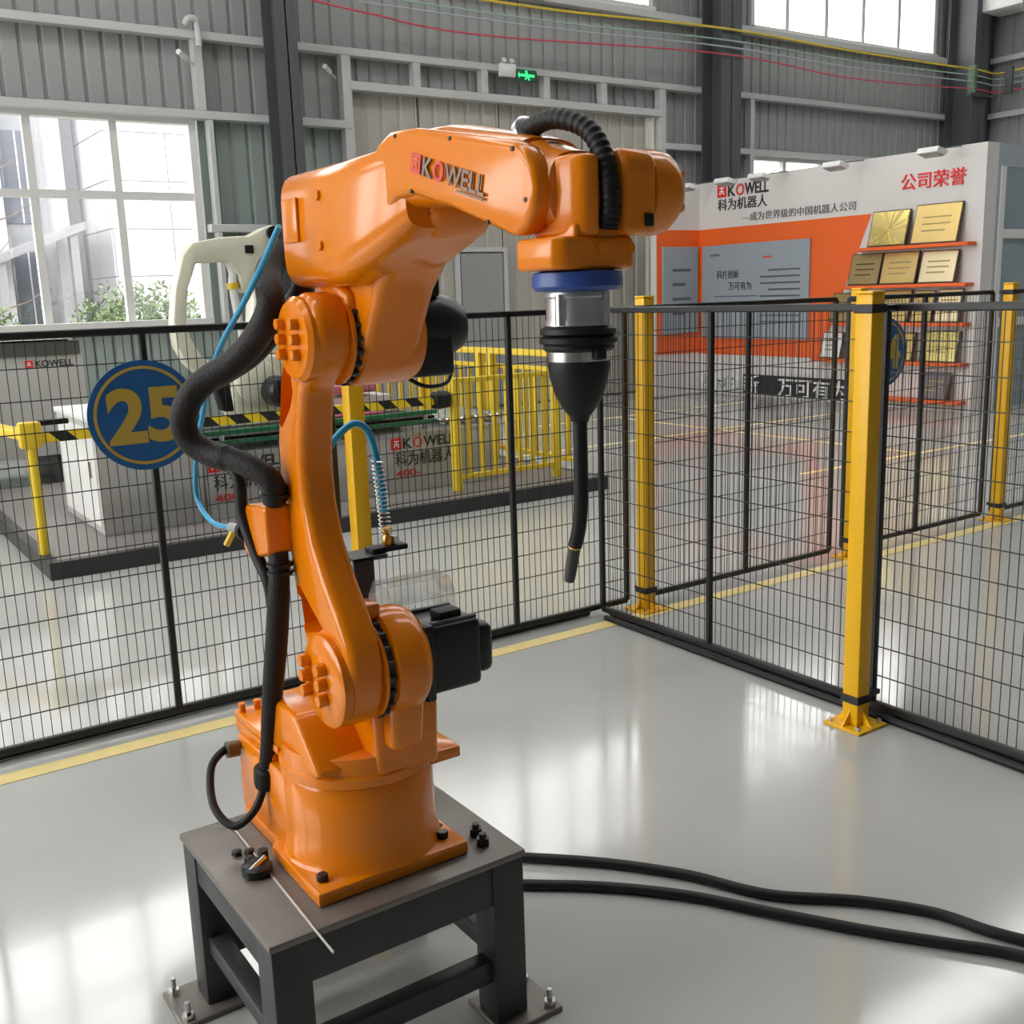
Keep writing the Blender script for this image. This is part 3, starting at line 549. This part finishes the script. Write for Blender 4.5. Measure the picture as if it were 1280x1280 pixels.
MB().tube([(.70, 2.125, .545), (.665, 2.12, .545), (.625, 2.10, .52), (.605, 2.04, .465), (.625, 1.985, .435), (.665, 1.965, .465), (.695, 1.968, .52)], .0085, 12, 10).build('loop_cable', black, lh)
MB().cyl((.690, 2.11, .545), (.665, 2.11, .547), .018, n=20).build('loop_connector', brass if 0 else mat('dull_connector', (.16, .13, .09), .4, metal=.7), lh)
MB().cyl((.70, 1.955, .555), (.735, 1.93, .56), .014, n=16).build('hose_plug', chrome, lh)
bh = MB().tube([(0.71, 1.714, 1.614), (0.7, 1.785, 1.549), (0.7, 1.898, 1.481), (0.7, 2.024, 1.411), (0.7, 2.121, 1.331), (0.7, 2.175, 1.262), (0.7, 2.233, 1.189), (0.7, 2.264, 1.079), (0.7, 2.176, 1.036), (0.7, 2.052, 1.043)], .0055, 10, 8).build('blue_air_hose', bluehose, RB)
MB().cyl((.70, 2.06, 1.043), (.70, 1.98, 1.05), .010, n=12).build('air_fitting', silver, bh)
MB().cyl((.70, 2.035, 1.045), (.685, 2.05, 1.01), .007, n=8).build('yellow_tag', yrail, bh)
MB().rev([(.012, 0), (.02, .003), (.02, .02), (.012, .023)], (.70, 1.985, 1.05), (0, -1, 0), 20).build('fitting_clamp', black, bh)
# air block with spring-guarded hose behind the shoulder
br = MB(); br.box(.905, .952, 1.925, 1.932, .80, .964); br.box(.905, .985, 1.925, 2.0, .958, .965)
bk = br.build('air_bracket', steel_dark, RB, .001, seg=1)
B(.955, 1.04, 1.935, 1.975, .965, .977, 'air_block', black, bk, .003)
MB().tube([(.86, 1.96, 1.17), (.90, 1.955, 1.218), (.94, 1.95, 1.242), (.972, 1.95, 1.215), (.990, 1.95, 1.13), (.996, 1.95, 1.05)], .0075, 10, 8).build('blue_branch_hose', bluehose, bk)
hx = []
for i in range(18*10+1):
    s_ = i/180; c = Vector((.984+.018*s_-.006*s_*s_, 1.95, 1.165-.165*s_)); a = 2*math.pi*i/10; hx.append(c+Vector((.0125*math.cos(a), .0125*math.sin(a), 0)))
MB().tube(hx, .0016, 5, 1).build('guard_spring', chrome, bk)
MB().rev([(.007, 0), (.010, .004), (.010, .02), (.007, .024), (.007, .03), (.012, .032), (.012, .04)], (.998, 1.95, .975), (0, 0, 1), 12).build('brass_fitting', brass, bk)
MB().cyl((1.015, 1.95, .977), (1.015, 1.95, .995), .008, n=6).build('block_bolt', chrome, bk, smooth=False)
# clear plastic cover behind the shoulder motor
cp = mat('clear_plastic', (.95, .96, .96), .05, trans=1, alpha=.22)
b = MB(); pf = [(1.775,.855), (1.78,.90), (1.80,.93), (1.86,.933), (1.885,.90), (1.885,.855)]
n_ = len(pf); vs = [(x, p[0]*k+1.83*(1-k), p[1]) for x in (.915, 1.06) for k in (1,) for p in pf]
b.add(vs, [(i, i+1, n_+i+1, n_+i) for i in range(n_-1)]+[tuple(range(n_)), tuple(range(n_, 2*n_))]); cvr = b.build('clear_cover', cp, RB, smooth=False); 
sm = cvr.modifiers.new('s', 'SOLIDIFY'); sm.thickness = .003
B(.91, 1.065, 1.77, 1.775, .853, .857, 'cover_lip', cp, cvr)
world()
# ================================================================== SECOND WORK CELL (behind the fence)
plm = mat('dark_plinth', (.03, .03, .032), .5); plt = mat('plinth_top', (.22, .20, .19), .5)
t = thing('cell_plinth', 'low dark plinth carrying the palletising work cell', 'plinth', (3.06, 7.6, 0))
B(1.05, 5.08, 6.17, 6.23, 0, .10, 'kerb', plm, t); B(1.05, 5.08, 9.1, 9.16, 0, .10, 'kerb', plm, t); B(1.05, 1.11, 6.23, 9.1, 0, .10, 'kerb', plm, t); B(5.02, 5.08, 6.23, 9.1, 0, .10, 'kerb', plm, t)
B(1.11, 5.02, 6.23, 9.1, .02, .10, 'deck', plt, t)
world()
t = thing('control_cabinet', 'white metal cabinet with sloping top edge at the end of the work cell', 'cabinet', (1.8, 7.2, .1))
B(1.48, 2.12, 6.68, 7.75, .10, .80, 'cabinet_body', greyw, t, .008); B(1.47, 2.13, 6.66, 7.77, .80, .835, 'cabinet_lid', white, t, .006); B(1.475, 1.482, 6.75, 7.68, .15, .76, 'side_door', white, t, .002, seg=1)
MB().cyl((1.47, 6.85, .45), (1.47, 6.85, .55), .01, n=8).build('handle', chrome, t)
world()
t = thing('conveyor_base', 'long grey panelled conveyor base lettered with the red square logo', 'conveyor', (3.2, 7.1, .1))
for x0, x1 in ((2.13, 3.25), (3.25, 4.38)): B(x0+.004, x1-.004, 6.70, 6.72, .10, .52, 'front_panel', greyw, t, .003, seg=1)
B(2.13, 4.38, 6.72, 7.6, .10, .51, 'body', greyw, t); B(2.13, 4.6, 6.69, 7.62, .515, .53, 'top_sheet', silver, t)
for x0 in (2.16, 3.50):
    badge(0, 0, .085, (x0, 6.697, .415), '-y', t)
    for s_, u, w, mm in (('K', .10, .075, blk_print), ('O', .185, .075, pinkred), ('WELL', .27, .27, blk_print)):
        text(s_, .105, (x0+u, 6.697, .42), '-y', mm, t, width=w, bold=.02)
    text('科为机器人', .11, (x0+.03, 6.697, .30), '-y', blk_print, t, width=.5, bold=.004)
    text('400-', .07, (x0+.03, 6.697, .215), '-y', pinkred, t, width=.2, bold=.015)
world()
t = thing('belt_conveyor', 'green railed belt conveyor on the grey lettered base', 'conveyor', (3.05, 7.1, .53))
for y in (6.80, 7.45):
    for z in (.585, .655): B(2.15, 3.95, y-.02, y+.02, z-.016, z+.016, 'side_rail', green, t, .003, seg=1)
    for x in (2.3, 3.0, 3.85): B(x-.015, x+.015, y-.015, y+.015, .53, .66, 'rail_support', silver, t)
B(2.15, 3.95, 6.83, 7.42, .60, .62, 'belt', black, t)
for i in range(9): MB().cyl((4.02+.065*i, 6.82, .57), (4.02+.065*i, 7.44, .57), .026, n=14).build('roller', chrome, t)
world()
def sack(x, y, z, lx, ly, lz, lb):
    b = MB().loft([((x-lx, y, z), (0, ly*.6, 0), (0, 0, lz*.3)), ((x-lx*.8, y, z+.01), (0, ly*.95, 0), (0, 0, lz*.9)), ((x, y, z+.012), (0, ly, 0), (0, 0, lz)), ((x+lx*.8, y, z+.005), (0, ly*.95, 0), (0, 0, lz*.85)), ((x+lx, y, z-.005), (0, ly*.6, 0), (0, 0, lz*.25))], 20, 2.8)
    return tag(b.build('sack', pink), lb, 'sack', 'pink sacks on the conveyor')
sack(3.35, 7.1, .664, .26, .2, .04, 'pink filled sack lying flat on the green conveyor rails')
sack(3.42, 7.25, .84, .22, .18, .05, 'pink filled sack resting on the white carton')
tag(B(3.2, 3.75, 7.13, 7.4, .718, .782, 'carton', white, None, .01), 'white carton between two pink sacks on the conveyor', 'carton')
# striped barrier bar
t = thing('barrier_bar', 'black and yellow striped barrier bar across the conveyor front', 'barrier', (2.4, 6.45, .1))
M = bpy.data.materials.new('hazard_stripes'); M.use_nodes = True; nt = M.node_tree
tc = nt.nodes.new('ShaderNodeTexCoord'); sp = nt.nodes.new('ShaderNodeSeparateXYZ'); nt.links.new(tc.outputs['Object'], sp.inputs[0])
ad = nt.nodes.new('ShaderNodeMath'); ad.operation = 'MULTIPLY_ADD'; nt.links.new(sp.outputs['Z'], ad.inputs[0]); ad.inputs[1].default_value = 1.0; nt.links.new(sp.outputs['X'], ad.inputs[2])
dv = nt.nodes.new('ShaderNodeMath'); dv.operation = 'MULTIPLY'; dv.inputs[1].default_value = 1/.21; nt.links.new(ad.outputs[0], dv.inputs[0])
fr = nt.nodes.new('ShaderNodeMath'); fr.operation = 'FRACT'; nt.links.new(dv.outputs[0], fr.inputs[0])
gt = nt.nodes.new('ShaderNodeMath'); gt.operation = 'GREATER_THAN'; gt.inputs[1].default_value = .52; nt.links.new(fr.outputs[0], gt.inputs[0])
mx = nt.nodes.new('ShaderNodeMix'); mx.data_type = 'RGBA'; mx.inputs[6].default_value = (.85, .62, .02, 1); mx.inputs[7].default_value = (.012, .012, .012, 1)
nt.links.new(gt.outputs[0], mx.inputs[0]); nt.links.new(mx.outputs[2], nt.nodes['Principled BSDF'].inputs['Base Color']); nt.nodes['Principled BSDF'].inputs['Roughness'].default_value = .4
MATS['haz'] = M
B(1.13, 3.74, 6.43, 6.47, .745, .805, 'striped_bar', M, t, .004, seg=1)
MB().rev([(.03, 0), (.06, .01), (.065, .06), (.06, .12), (.04, .13)], (3.72, 6.45, .775), (1, 0, 0), 20).build('end_stop', black, t)
MB().cyl((1.08, 6.45, .1), (1.08, 6.45, .86), .03, n=16).build('pivot_post', yrail, t)
B(1.02, 1.14, 6.41, 6.49, .72, .87, 'pivot_head', yrail, t, .015)
B(1.10, 1.30, 6.47, 6.53, .84, .87, 'sensor_arm', black, t, .004)
world()
t = thing('barrier_rail', 'yellow tubular rail running off the pivot post of the barrier', 'rail', (1.0, 6.6, 0))
MB().bar((1.05, 6.46, .80), (.7, 7.6, .86), .06, .06).build('rail_tube', yrail, t, .01); B(.68, .74, 7.57, 7.63, 0, .86, 'rail_post', yrail, t)
world()
# yellow railings
def railing(p0, p1, z0, z1, n, lb, post_ends=(True, True), r=.02):
    p0 = Vector(p0); p1 = Vector(p1); t = thing('guard_railing', lb, 'railing', (p0.x, p0.y, z0), 'yellow guard railings of the work cell')
    for z in (z0+.10, z1): MB().bar((p0.x, p0.y, z), (p1.x, p1.y, z), .04, .035).build('rail', yrail, t, .004, seg=1)
    for i in range(n+1):
        p = p0.lerp(p1, i/n); e = (i == 0 and post_ends[0]) or (i == n and post_ends[1])
        if e: MB().box(p.x-.03, p.x+.03, p.y-.03, p.y+.03, z0, z1+.02).build('post', yrail, t, .005, seg=1)
        elif 0 < i < n: MB().box(p.x-.013, p.x+.013, p.y-.013, p.y+.013, z0+.10, z1).build('baluster', yrail, t, smooth=False)
    world()
railing((3.90, 6.45), (4.80, 6.45), .10, .90, 8, 'yellow guard railing in front of the roller end of the conveyor')
railing((5.0, 6.42), (5.0, 8.7), .10, .90, 16, 'yellow guard railing along the open end of the plinth')
railing((3.2, 8.75), (4.94, 8.75), .10, .95, 15, 'yellow guard railing at the rear of the plinth behind the sacks')
t = thing('gate_post', 'pair of yellow gate posts rising above the end railing', 'gate post', (5.0, 7.6, .1))
for y in (7.5, 7.68): B(4.88, 4.95, y-.03, y+.03, .1, 1.02, 'post', yrail, t, .005, seg=1)
MB().bar((4.915, 6.5, 1.03), (4.915, 8.9, 1.03), .05, .05).build('top_beam', yrail, t, .005, seg=1)
world()
# cream palletising robot
PR = thing('palletising_robot', 'cream palletising robot with curved arm and black motor behind the fence', 'robot', (3.0, 8.0, .1))
b = MB().rev([(.26, .1), (.26, .16), (.20, .2), (.19, .55), (.24, .58), (.24, .66)], (3.0, 8.0, 0), (0, 0, 1), 32); b.build('pedestal', cream, PR)
b = MB(); b.prism([(2.78,.64), (2.76,.85), (2.79,.99), (2.86,1.07), (2.96,1.1), (3.2,1.1), (3.22,.64)], 'y', 7.82, 8.2); tr = b.build('turret', cream, PR, .03, 3)
MB().rev([(.14, 0), (.17, .02), (.17, .08), (.14, .1)], (2.96, 7.75, .90), (0, 1, 0), 32).build('joint_cover', cream, tr)
MB().rev([(.10, 0), (.12, .02), (.12, .2), (.09, .22)], (3.08, 7.55, .82), (0, 1, 0), 24).build('motor', blackg, PR); B(3.0, 3.16, 7.52, 7.62, .74, .92, 'motor_box', blackg, PR, .01)
MB().prism([(2.995,1.0), (3.0,1.3), (3.06,1.72), (3.16,1.95), (3.26,1.95), (3.22,1.6), (3.21,1.0)], 'y', 7.9, 8.1).build('lower_arm', cream, PR, .02, 3)
ua = MB().prism([(2.51,1.85), (2.59,1.94), (2.81,1.98), (3.03,1.99), (3.15,2.05), (3.22,2.07), (3.29,2.04), (3.26,1.97), (3.17,1.86), (3.06,1.72), (2.97,1.56), (2.93,1.60), (2.92,1.70), (2.85,1.8), (2.60,1.79), (2.58,1.74), (2.52,1.6), (2.49,1.37), (2.51,1.25), (2.58,1.11), (2.66,1.05), (2.74,1.03), (2.72,.96), (2.62,.95), (2.53,.99), (2.46,1.06), (2.40,1.19), (2.39,1.37), (2.43,1.61)], 'y', 7.90, 8.04).build('upper_arm', cream, PR, .014, 3, ang=60)
MB().cyl((3.21, 7.86, 2.01), (3.21, 8.08, 2.01), .05, n=24).build('pivot', blackg, ua); MB().box(2.98, 3.05, 7.885, 7.90, 1.86, 1.92).build('arm_port', black, ua, .006)
wt = MB().tube([(2.86, 7.96, 1.82), (2.89, 7.95, 1.72), (2.88, 7.94, 1.6), (2.92, 7.93, 1.2), (2.93, 7.92, 1.05)], .032, 12).build('white_hose', white, PR)
MB().cyl((2.875, 7.945, 1.645), (2.882, 7.945, 1.60), .045, n=16).build('yellow_clip', yrail, wt)
MB().tube([(2.88, 7.96, 1.83), (2.95, 7.95, 1.76), (2.95, 7.95, 1.64)], .03, 10).build('black_hose', black, PR)
MB().prism([(2.60,1.0), (2.72,.98), (2.78,.85), (2.79,.68), (2.70,.68), (2.66,.85)], 'y', 7.85, 8.0).build('wrist_link', black, PR, .02)
world()
# grey machine crates at the far left
t = thing('machine_enclosure', 'long light grey machine enclosure with dark top band under the window', 'machine', (1.0, 9.9, 0))
B(-1.6, 2.08, 9.5, 10.6, .28, 1.12, 'enclosure_body', greyw, t, .01); B(-1.62, 2.06, 9.48, 10.6, 1.12, 1.23, 'top_band', mat('dark_band', (.07, .075, .065), .5), t); B(-1.62, 2.0, 9.46, 10.6, 1.245, 1.275, 'top_sheet', white, t)
B(-1.62, 2.0, 9.6, 10.5, 1.23, 1.245, 'gasket', black, t)
for x in (-1.3, .3, 1.8): B(x, x+.12, 9.55, 10.5, 0, .28, 'plinth_leg', plm, t)
badge(0, 0, .06, (1.62, 9.497, 1.02), '-y', t); text('KOWELL', .075, (1.70, 9.497, 1.025), '-y', blk_print, t, width=.3, bold=.02)
world()
t = thing('pale_crate', 'low pale crate standing beside the grey enclosure', 'crate', (.9, 8.6, 0))
B(-.6, .95, 8.55, 9.3, .05, .28, 'crate_body', white, t, .01); B(-.55, .9, 8.58, 9.27, 0, .05, 'skid', plm, t)
world()
# ================================================================== DISPLAY BOOTH
t = thing('display_booth', 'white exhibition wall with orange panel and shelves at the hall corner', 'display wall', (11.4, 9.2, 0))
BT = 2.94
B(11.0, 11.12, 6.87, 11.37, 0, BT, 'front_wall', booth_w, t); B(10.18, 11.0, 11.25, 11.37, 0, BT, 'return_wall', booth_w, t); B(11.12, 11.22, 6.87, 6.97, 0, BT, 'end_wall', booth_w, t)
MB().prism([(11.25, 2.30), (8.33, 2.30), (9.06, .56), (11.25, .56)], 'x', 10.99, 11.0).build('orange_panel', booth_o, t, smooth=False)
B(10.185, 10.99, 11.24, 11.25, .58, 2.30, 'orange_return_panel', booth_o, t)
world()
FX = 10.985
bl = t
badge(0, 0, .17, (10.997, 10.89, 2.71), '-x', bl)
ORG = Vector(t.location)
badge_done = True
for s_, u, w, mm in (('K', .20, .14, blk_print), ('O', .35, .15, pinkred), ('WELL', .51, .42, blk_print)): text(s_, .21, (10.996, 10.89-u, 2.715), '-x', mm, t, width=w, bold=.02, depth=.01)
text('科为机器人', .17, (10.996, 10.88, 2.545), '-x', blk_print, t, width=.9, bold=.005, depth=.01)
text('—成为世界级的中国机器人公司', .12, (10.996, 10.42, 2.37), '-x', mat('grey_lettering', (.13, .13, .13), .5), t, width=1.86, bold=.003, depth=.008)
text('公司荣誉', .20, (10.996, 7.93, 2.54), '-x', red, t, width=.83, bold=.006, depth=.02)
B(10.975, 11.0, 8.56, 10.35, .03, .30, 'slogan_strip', mat('slogan_black', (.02, .02, .022), .5), t)
text('科技创新', .27, (10.972, 11.2, .07), '-x', white_print, t, width=1.15, bold=.008, depth=.05)
text('万可有为', .27, (10.972, 9.72, .055), '-x', white_print, t, width=1.15, bold=.008, depth=.02)
world()
# the badge built before ORG was set sits in world space: shift it to the booth's own space
for ch in t.children:
    if ch.name.startswith('logo_'): ch.location = -Vector(t.location)
poster = mat('poster_grey_blue', (.30, .34, .38), .18)
p = thing('poster_panel', 'wide grey-blue poster with print on the orange booth panel', 'poster', (10.97, 10.18, .78))
B(10.955, 10.985, 9.22, 11.14, .79, 2.07, 'board', poster, p, .004, seg=1)
text('科技创新', .12, (10.953, 10.85, 1.62), '-x', blk_print, p, width=.42, depth=.002); text('万可有为', .12, (10.953, 10.62, 1.46), '-x', blk_print, p, width=.42, depth=.002)
for i in range(9): B(10.953, 10.956, 9.36, 10.0+(.05 if i % 3 else -.1), 1.70-.085*i-.012, 1.70-.085*i+.012, 'print_line', mat('poster_print', (.10, .11, .13), .5), p)
B(10.953, 10.956, 10.1, 10.9, 1.36, 1.375, 'print_line', MATS['poster_print'], p); B(10.953, 10.956, 10.8, 10.98, 1.92, 1.95, 'print_line', MATS['poster_print'], p); B(10.953, 10.956, 9.85, 10.0, 1.86, 1.885, 'print_line', pinkred, p)
world()
p = thing('poster_panel', 'narrow grey-blue poster on the short return wall of the booth', 'poster', (10.6, 11.22, .86))
B(10.27, 10.95, 11.21, 11.24, .87, 2.07, 'board', poster, p, .004, seg=1)
for i in range(4): B(10.45, 10.8-.1*(i % 2), 11.207, 11.211, 1.75-.2*i-.02, 1.75-.2*i+.02, 'print_line', MATS['poster_print'], p)
world()
# shelves and award plaques
shelf_rows = ((8.45, 6.93, 1.88, 'topmost'), (8.62, 6.94, 1.44, 'second from the top'), (8.87, 6.94, 1.00, 'third from the top'), (9.04, 6.94, .55, 'fourth from the top'), (8.05, 6.95, .12, 'lowest, near the floor'))
for y0, y1, z, lb in shelf_rows:
    tag(B(10.82, 10.985, y1, y0, z-.02, z+.02, 'display_shelf', booth_o, None, .004, seg=1), 'orange award shelf on the white booth wall, %s' % lb, 'shelf', 'orange award shelves')
def plaque(y0, y1, z, h, m, lb, burst=False, frame=None):
    w = y0-y1; t = thing('award_plaque', lb, 'plaque', (10.89, (y0+y1)/2, z+.02), 'award plaques on the booth shelves')
    a = math.radians(14); ux = math.sin(a); uz = math.cos(a); o = Vector((10.852, (y0+y1)/2, z+.0265))
    def bx_(u0, u1, v0, v1, d0, d1, nm, mm):
        b = MB(); pts = [o+Vector((0, -u, 0))+Vector((ux, 0, uz))*v+Vector((uz, 0, -ux))*d for u in (u0, u1) for v in (v0, v1) for d in (d0, d1)]
        return b.add(pts, [(0,1,3,2), (4,6,7,5), (0,4,5,1), (2,3,7,6), (0,2,6,4), (1,5,7,3)]).build(nm, mm, t, smooth=False)
    bx_(-w/2, w/2, 0, h, 0, .02, 'backing', frame or wood_d); bx_(-w/2+.012, w/2-.012, .012, h-.012, -.004, .001, 'metal_plate', m)
    if burst:
        n = 14
        for i in range(n):
            a0 = 2*math.pi*i/n; a1 = a0+math.pi/n; c = (0, h*.45)
            def pt(aa):
                dx, dy = math.cos(aa), math.sin(aa); k = min((w/2-.02)/max(abs(dx), 1e-6), ((h-.02-c[1]) if dy > 0 else (c[1]-.02))/max(abs(dy), 1e-6)); return (dx*k, c[1]+dy*k)
            q = [(c[0]+.02*math.cos(a0), c[1]+.02*math.sin(a0)), pt(a0), pt(a1)]
            P = [o+Vector((0, -u, 0))+Vector((ux, 0, uz))*v+Vector((uz, 0, -ux))*d for d in (-.010, -.003) for u, v in q]
            MB().add(P, [(0,1,2), (3,5,4), (0,1,4,3), (1,2,5,4), (2,0,3,5)]).build('ray', gold_b if i % 2 else gold, t, smooth=False)
    else:
        for k in range(3): bx_(-w*.3, w*.3*(1-.3*(k == 2)), h*(.66-.17*k)-.008, h*(.66-.17*k)+.008, -.006, -.003, 'engraved_line', gold_d if m is not gold_d else wood_d)
    world()
plaque(8.27, 7.75, 1.88, .42, gold_b, 'bright gold sunburst plaque on the topmost orange shelf', True)
plaque(7.68, 7.09, 1.88, .45, gold, 'large plain gold plaque beside the sunburst one', False)
plaque(8.54, 8.10, 1.44, .38, gold_d, 'dull bronze plaque at the slanted end of the second shelf')
plaque(8.08, 7.60, 1.44, .38, gold, 'medium gold plaque in the middle of the second shelf')
plaque(7.56, 7.10, 1.44, .37, mat('pale_gold_plate', (.85, .72, .45), .3, metal=.6), 'pale gold plaque with dark rim on the second shelf', frame=wood_d)
plaque(8.80, 8.5, 1.00, .36, gold_d, 'dull bronze plaque at the slanted end of the third shelf')
plaque(8.2, 7.68, 1.00, .38, gold, 'wide gold plaque on the third shelf behind the yellow post'); plaque(7.64, 7.37, 1.00, .37, gold, 'narrow gold plaque on the third shelf'); plaque(7.33, 7.02, 1.00, .38, MATS['pale_gold_plate'], 'pale gold plaque at the square end of the third shelf')
plaque(8.93, 8.62, .55, .33, white, 'white certificate in a frame on the fourth shelf'); plaque(7.92, 7.6, .55, .34, gold, 'gold plaque behind the round 24 sign on the fourth shelf'); plaque(7.5, 7.03, .55, .36, gold_b, 'shiny crinkled gold plaque on the fourth shelf')
plaque(7.48, 7.12, .12, .32, mat('dark_stone_plate', (.16, .13, .14), .3), 'dark grey plaque alone on the lowest shelf')
# flood lamps leaning out over the booth wall
for y, lb in ((11.0, 'small flood lamp over the booth nearest the return wall corner'), (10.28, 'small flood lamp over the booth above the red square logo'), (9.68, 'small flood lamp over the booth right of the company name'), (8.5, 'small flood lamp over the booth above the orange panel tip'), (7.22, 'small flood lamp over the booth above the red heading')):
    t = thing('flood_lamp', lb, 'flood lamp', (11.0, y, BT), 'flood lamps on the booth wall')
    MB().bar((11.05, y-.03, BT), (10.55, y-.03, BT-.06), .016, .016).build('arm', mat('lamp_arm_grey', (.2, .2, .2), .4), t)
    b = MB(); b.prism([(10.42, 2.84), (10.45, 2.90), (10.62, 2.86), (10.59, 2.81)], 'y', y-.13, y+.13); hd = b.build('lamp_head', white, t, .006)
    MB().prism([(10.455, 2.825), (10.46, 2.832), (10.57, 2.807), (10.565, 2.798)], 'y', y-.11, y+.11).build('lens', mat('lamp_lens', (.3, .3, .3), .2), t, smooth=False)
    world()
# glazed partition right of the booth
t = thing('glass_partition', 'grey glazed partition with white frame beside the booth end', 'partition', (12.5, 6.9, 0))
gp = mat('grey_panel_blue', (.36, .41, .45), .4)
B(11.22, 14.6, 6.9, 6.96, 2.70, BT, 'header', gp, t)
for x in (11.28, 12.6, 13.9): B(x, x+.10, 6.86, 6.96, 0, 2.70, 'frame_post', white, t, .004, seg=1)
for z in (1.93, .95): B(11.38, 14.5, 6.87, 6.95, z, z+.10, 'frame_rail', white, t, .004, seg=1)
tg = mat('tinted_glass', (.25, .32, .36), .06, spec=.8)
for x0, x1 in ((11.38, 12.6), (12.7, 13.9)):
    for z0, z1 in ((.02, .95), (1.05, 1.93), (2.03, 2.70)): B(x0, x1, 6.905, 6.915, z0, z1, 'pane', tg, t)
B(11.22, 11.28, 6.87, 6.97, 0, BT, 'edge_panel', gp, t)
world()
# ================================================================== OUTDOORS (seen through the windows)
struct(MB().box(-60, 80, 12.3, 90, -.3, -.2).build('ground_outside', mat('outdoor_paving', (.24, .235, .225), .8, var=.1, vscale=.3), smooth=False))
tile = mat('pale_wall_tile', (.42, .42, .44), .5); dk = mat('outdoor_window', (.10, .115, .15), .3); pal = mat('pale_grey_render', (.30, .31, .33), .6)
t = thing('office_building', 'pale tiled office block seen through the wide window', 'building', (10, 30, -.2))
B(7.7, 24, 30, 40, -.2, 14, 'core', mat('tile_joint', (.24, .24, .25), .6), t)
for i in range(10):
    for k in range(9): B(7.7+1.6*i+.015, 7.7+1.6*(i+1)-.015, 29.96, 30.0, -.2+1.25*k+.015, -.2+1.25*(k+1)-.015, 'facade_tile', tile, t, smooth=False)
for k in range(9):
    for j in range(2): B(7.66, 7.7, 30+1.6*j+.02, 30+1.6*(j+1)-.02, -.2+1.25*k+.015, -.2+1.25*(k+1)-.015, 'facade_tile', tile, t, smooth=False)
B(-6, 7.7, 33.2, 40, -.2, 14, 'recessed_wall', pal, t)
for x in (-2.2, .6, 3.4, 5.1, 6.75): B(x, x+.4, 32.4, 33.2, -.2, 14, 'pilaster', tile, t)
for x in (-1.2, 1.6, 4.0, 5.65): 
    for z in (.6, 3.9, 7.2): w_ = B(x, x+.9, 33.14, 33.2, z, z+2.5, 'window', dk, t); B(x+.43, x+.47, 33.11, 33.14, z, z+2.5, 'glazing_bar', white, w_)
MB().prism([(4.6, 2.6), (6.9, 3.5), (6.9, 3.7), (4.6, 2.8)], 'y', 29.5, 32.4).build('entrance_canopy', mat('canopy_grey', (.18, .18, .19), .6), t, smooth=False)
B(4.7, 4.9, 29.6, 29.9, -.2, 2.7, 'canopy_post', MATS['canopy_grey'], t); B(6.5, 6.7, 29.6, 29.9, -.2, 3.4, 'canopy_post', MATS['canopy_grey'], t)
world()
leafm = mat('hedge_leaf', (.10, .155, .045), .6, var=.4, vscale=3)
def bush(x, y, rx, rz, n, lb):
    t = thing('bush', lb, 'bush', (x, y, -.2), 'bushes outside the window')
    b = MB()
    for _ in range(n):
        th = random.uniform(0, 2*math.pi); ph = math.acos(random.uniform(-.2, 1)); q = random.uniform(.75, 1.02)*(1+.15*math.sin(5*th)*math.sin(3*ph))
        c = Vector((x+rx*q*math.sin(ph)*math.cos(th), y+rx*.7*q*math.sin(ph)*math.sin(th), rz*.1+rz*q*math.cos(ph)))
        a = Vector((random.gauss(0,1), random.gauss(0,1), random.gauss(0,1))).normalized(); d = a.cross(Vector((random.gauss(0,1), random.gauss(0,1), 1))).normalized(); s_ = random.uniform(.025, .05)
        b.add([c-a*s_*1.6, c+d*s_*.6, c+a*s_*1.6, c-d*s_*.6], [(0,1,2,3)])
    b.build('foliage', leafm, t, smooth=False, kind='stuff')
    MB().cyl((x, y, -.2), (x, y, rz*.6), .08, .05, 10).build('stem', mat('bark', (.16, .11, .08), .8), t)
    world()
bush(5.4, 19.5, 1.5, 1.65, 7000, 'round green bush outside below the middle window panes'); bush(2.2, 19.0, 1.3, 1.7, 5000, 'round green bush outside below the end window panes'); bush(7.3, 22, 1.0, 1.0, 2500, 'smaller green bush outside against the pale tiled facade')
t = thing('bare_tree', 'slender bare tree with thin branches outside the window', 'tree', (3.0, 21, -.2))
bk_ = MATS['bark']; MB().tube([(3.0, 21, -.2), (3.05, 21, 1.5), (2.9, 21, 3.0), (3.0, 21, 5.0), (3.1, 21, 7)], lambda q: .09*(1-.85*q), 8).build('trunk', bk_, t)
for i in range(16):
    z = 1.2+.3*i; a = i*2.4; l = random.uniform(.9, 2.0); p0_ = Vector((2.98, 21, z)); d = Vector((math.cos(a), math.sin(a)*.6, .55))
    MB().tube([p0_, p0_+d*l*.4+Vector((0,0,.08)), p0_+d*l*.75, p0_+d*l+Vector((.1,0,.12))], lambda q: .025*(1-.8*q), 6, 4).build('branch', bk_, t)
world()
t = thing('parked_car', 'white car parked outside behind the bushes', 'car', (2.0, 24, -.2))
MB().prism([(-.2,-.02), (-.25,.35), (-.1,.55), (.6,.62), (1.2,1.1), (2.6,1.12), (3.3,.65), (3.9,.55), (4.0,.1), (3.9,-.02)], 'y', 23.2, 24.8).build('car_body', white, t, .06, 3)
MB().prism([(.75,.65), (1.25,1.04), (2.5,1.05), (3.05,.66)], 'y', 23.19, 24.81).build('car_windows', dk, t)
for x in (.55, 3.2):
    for y in (23.25, 24.75): MB().cyl((x, y-.1, .1), (x, y+.1, .1), .3, n=20).build('wheel', black, t)
world()
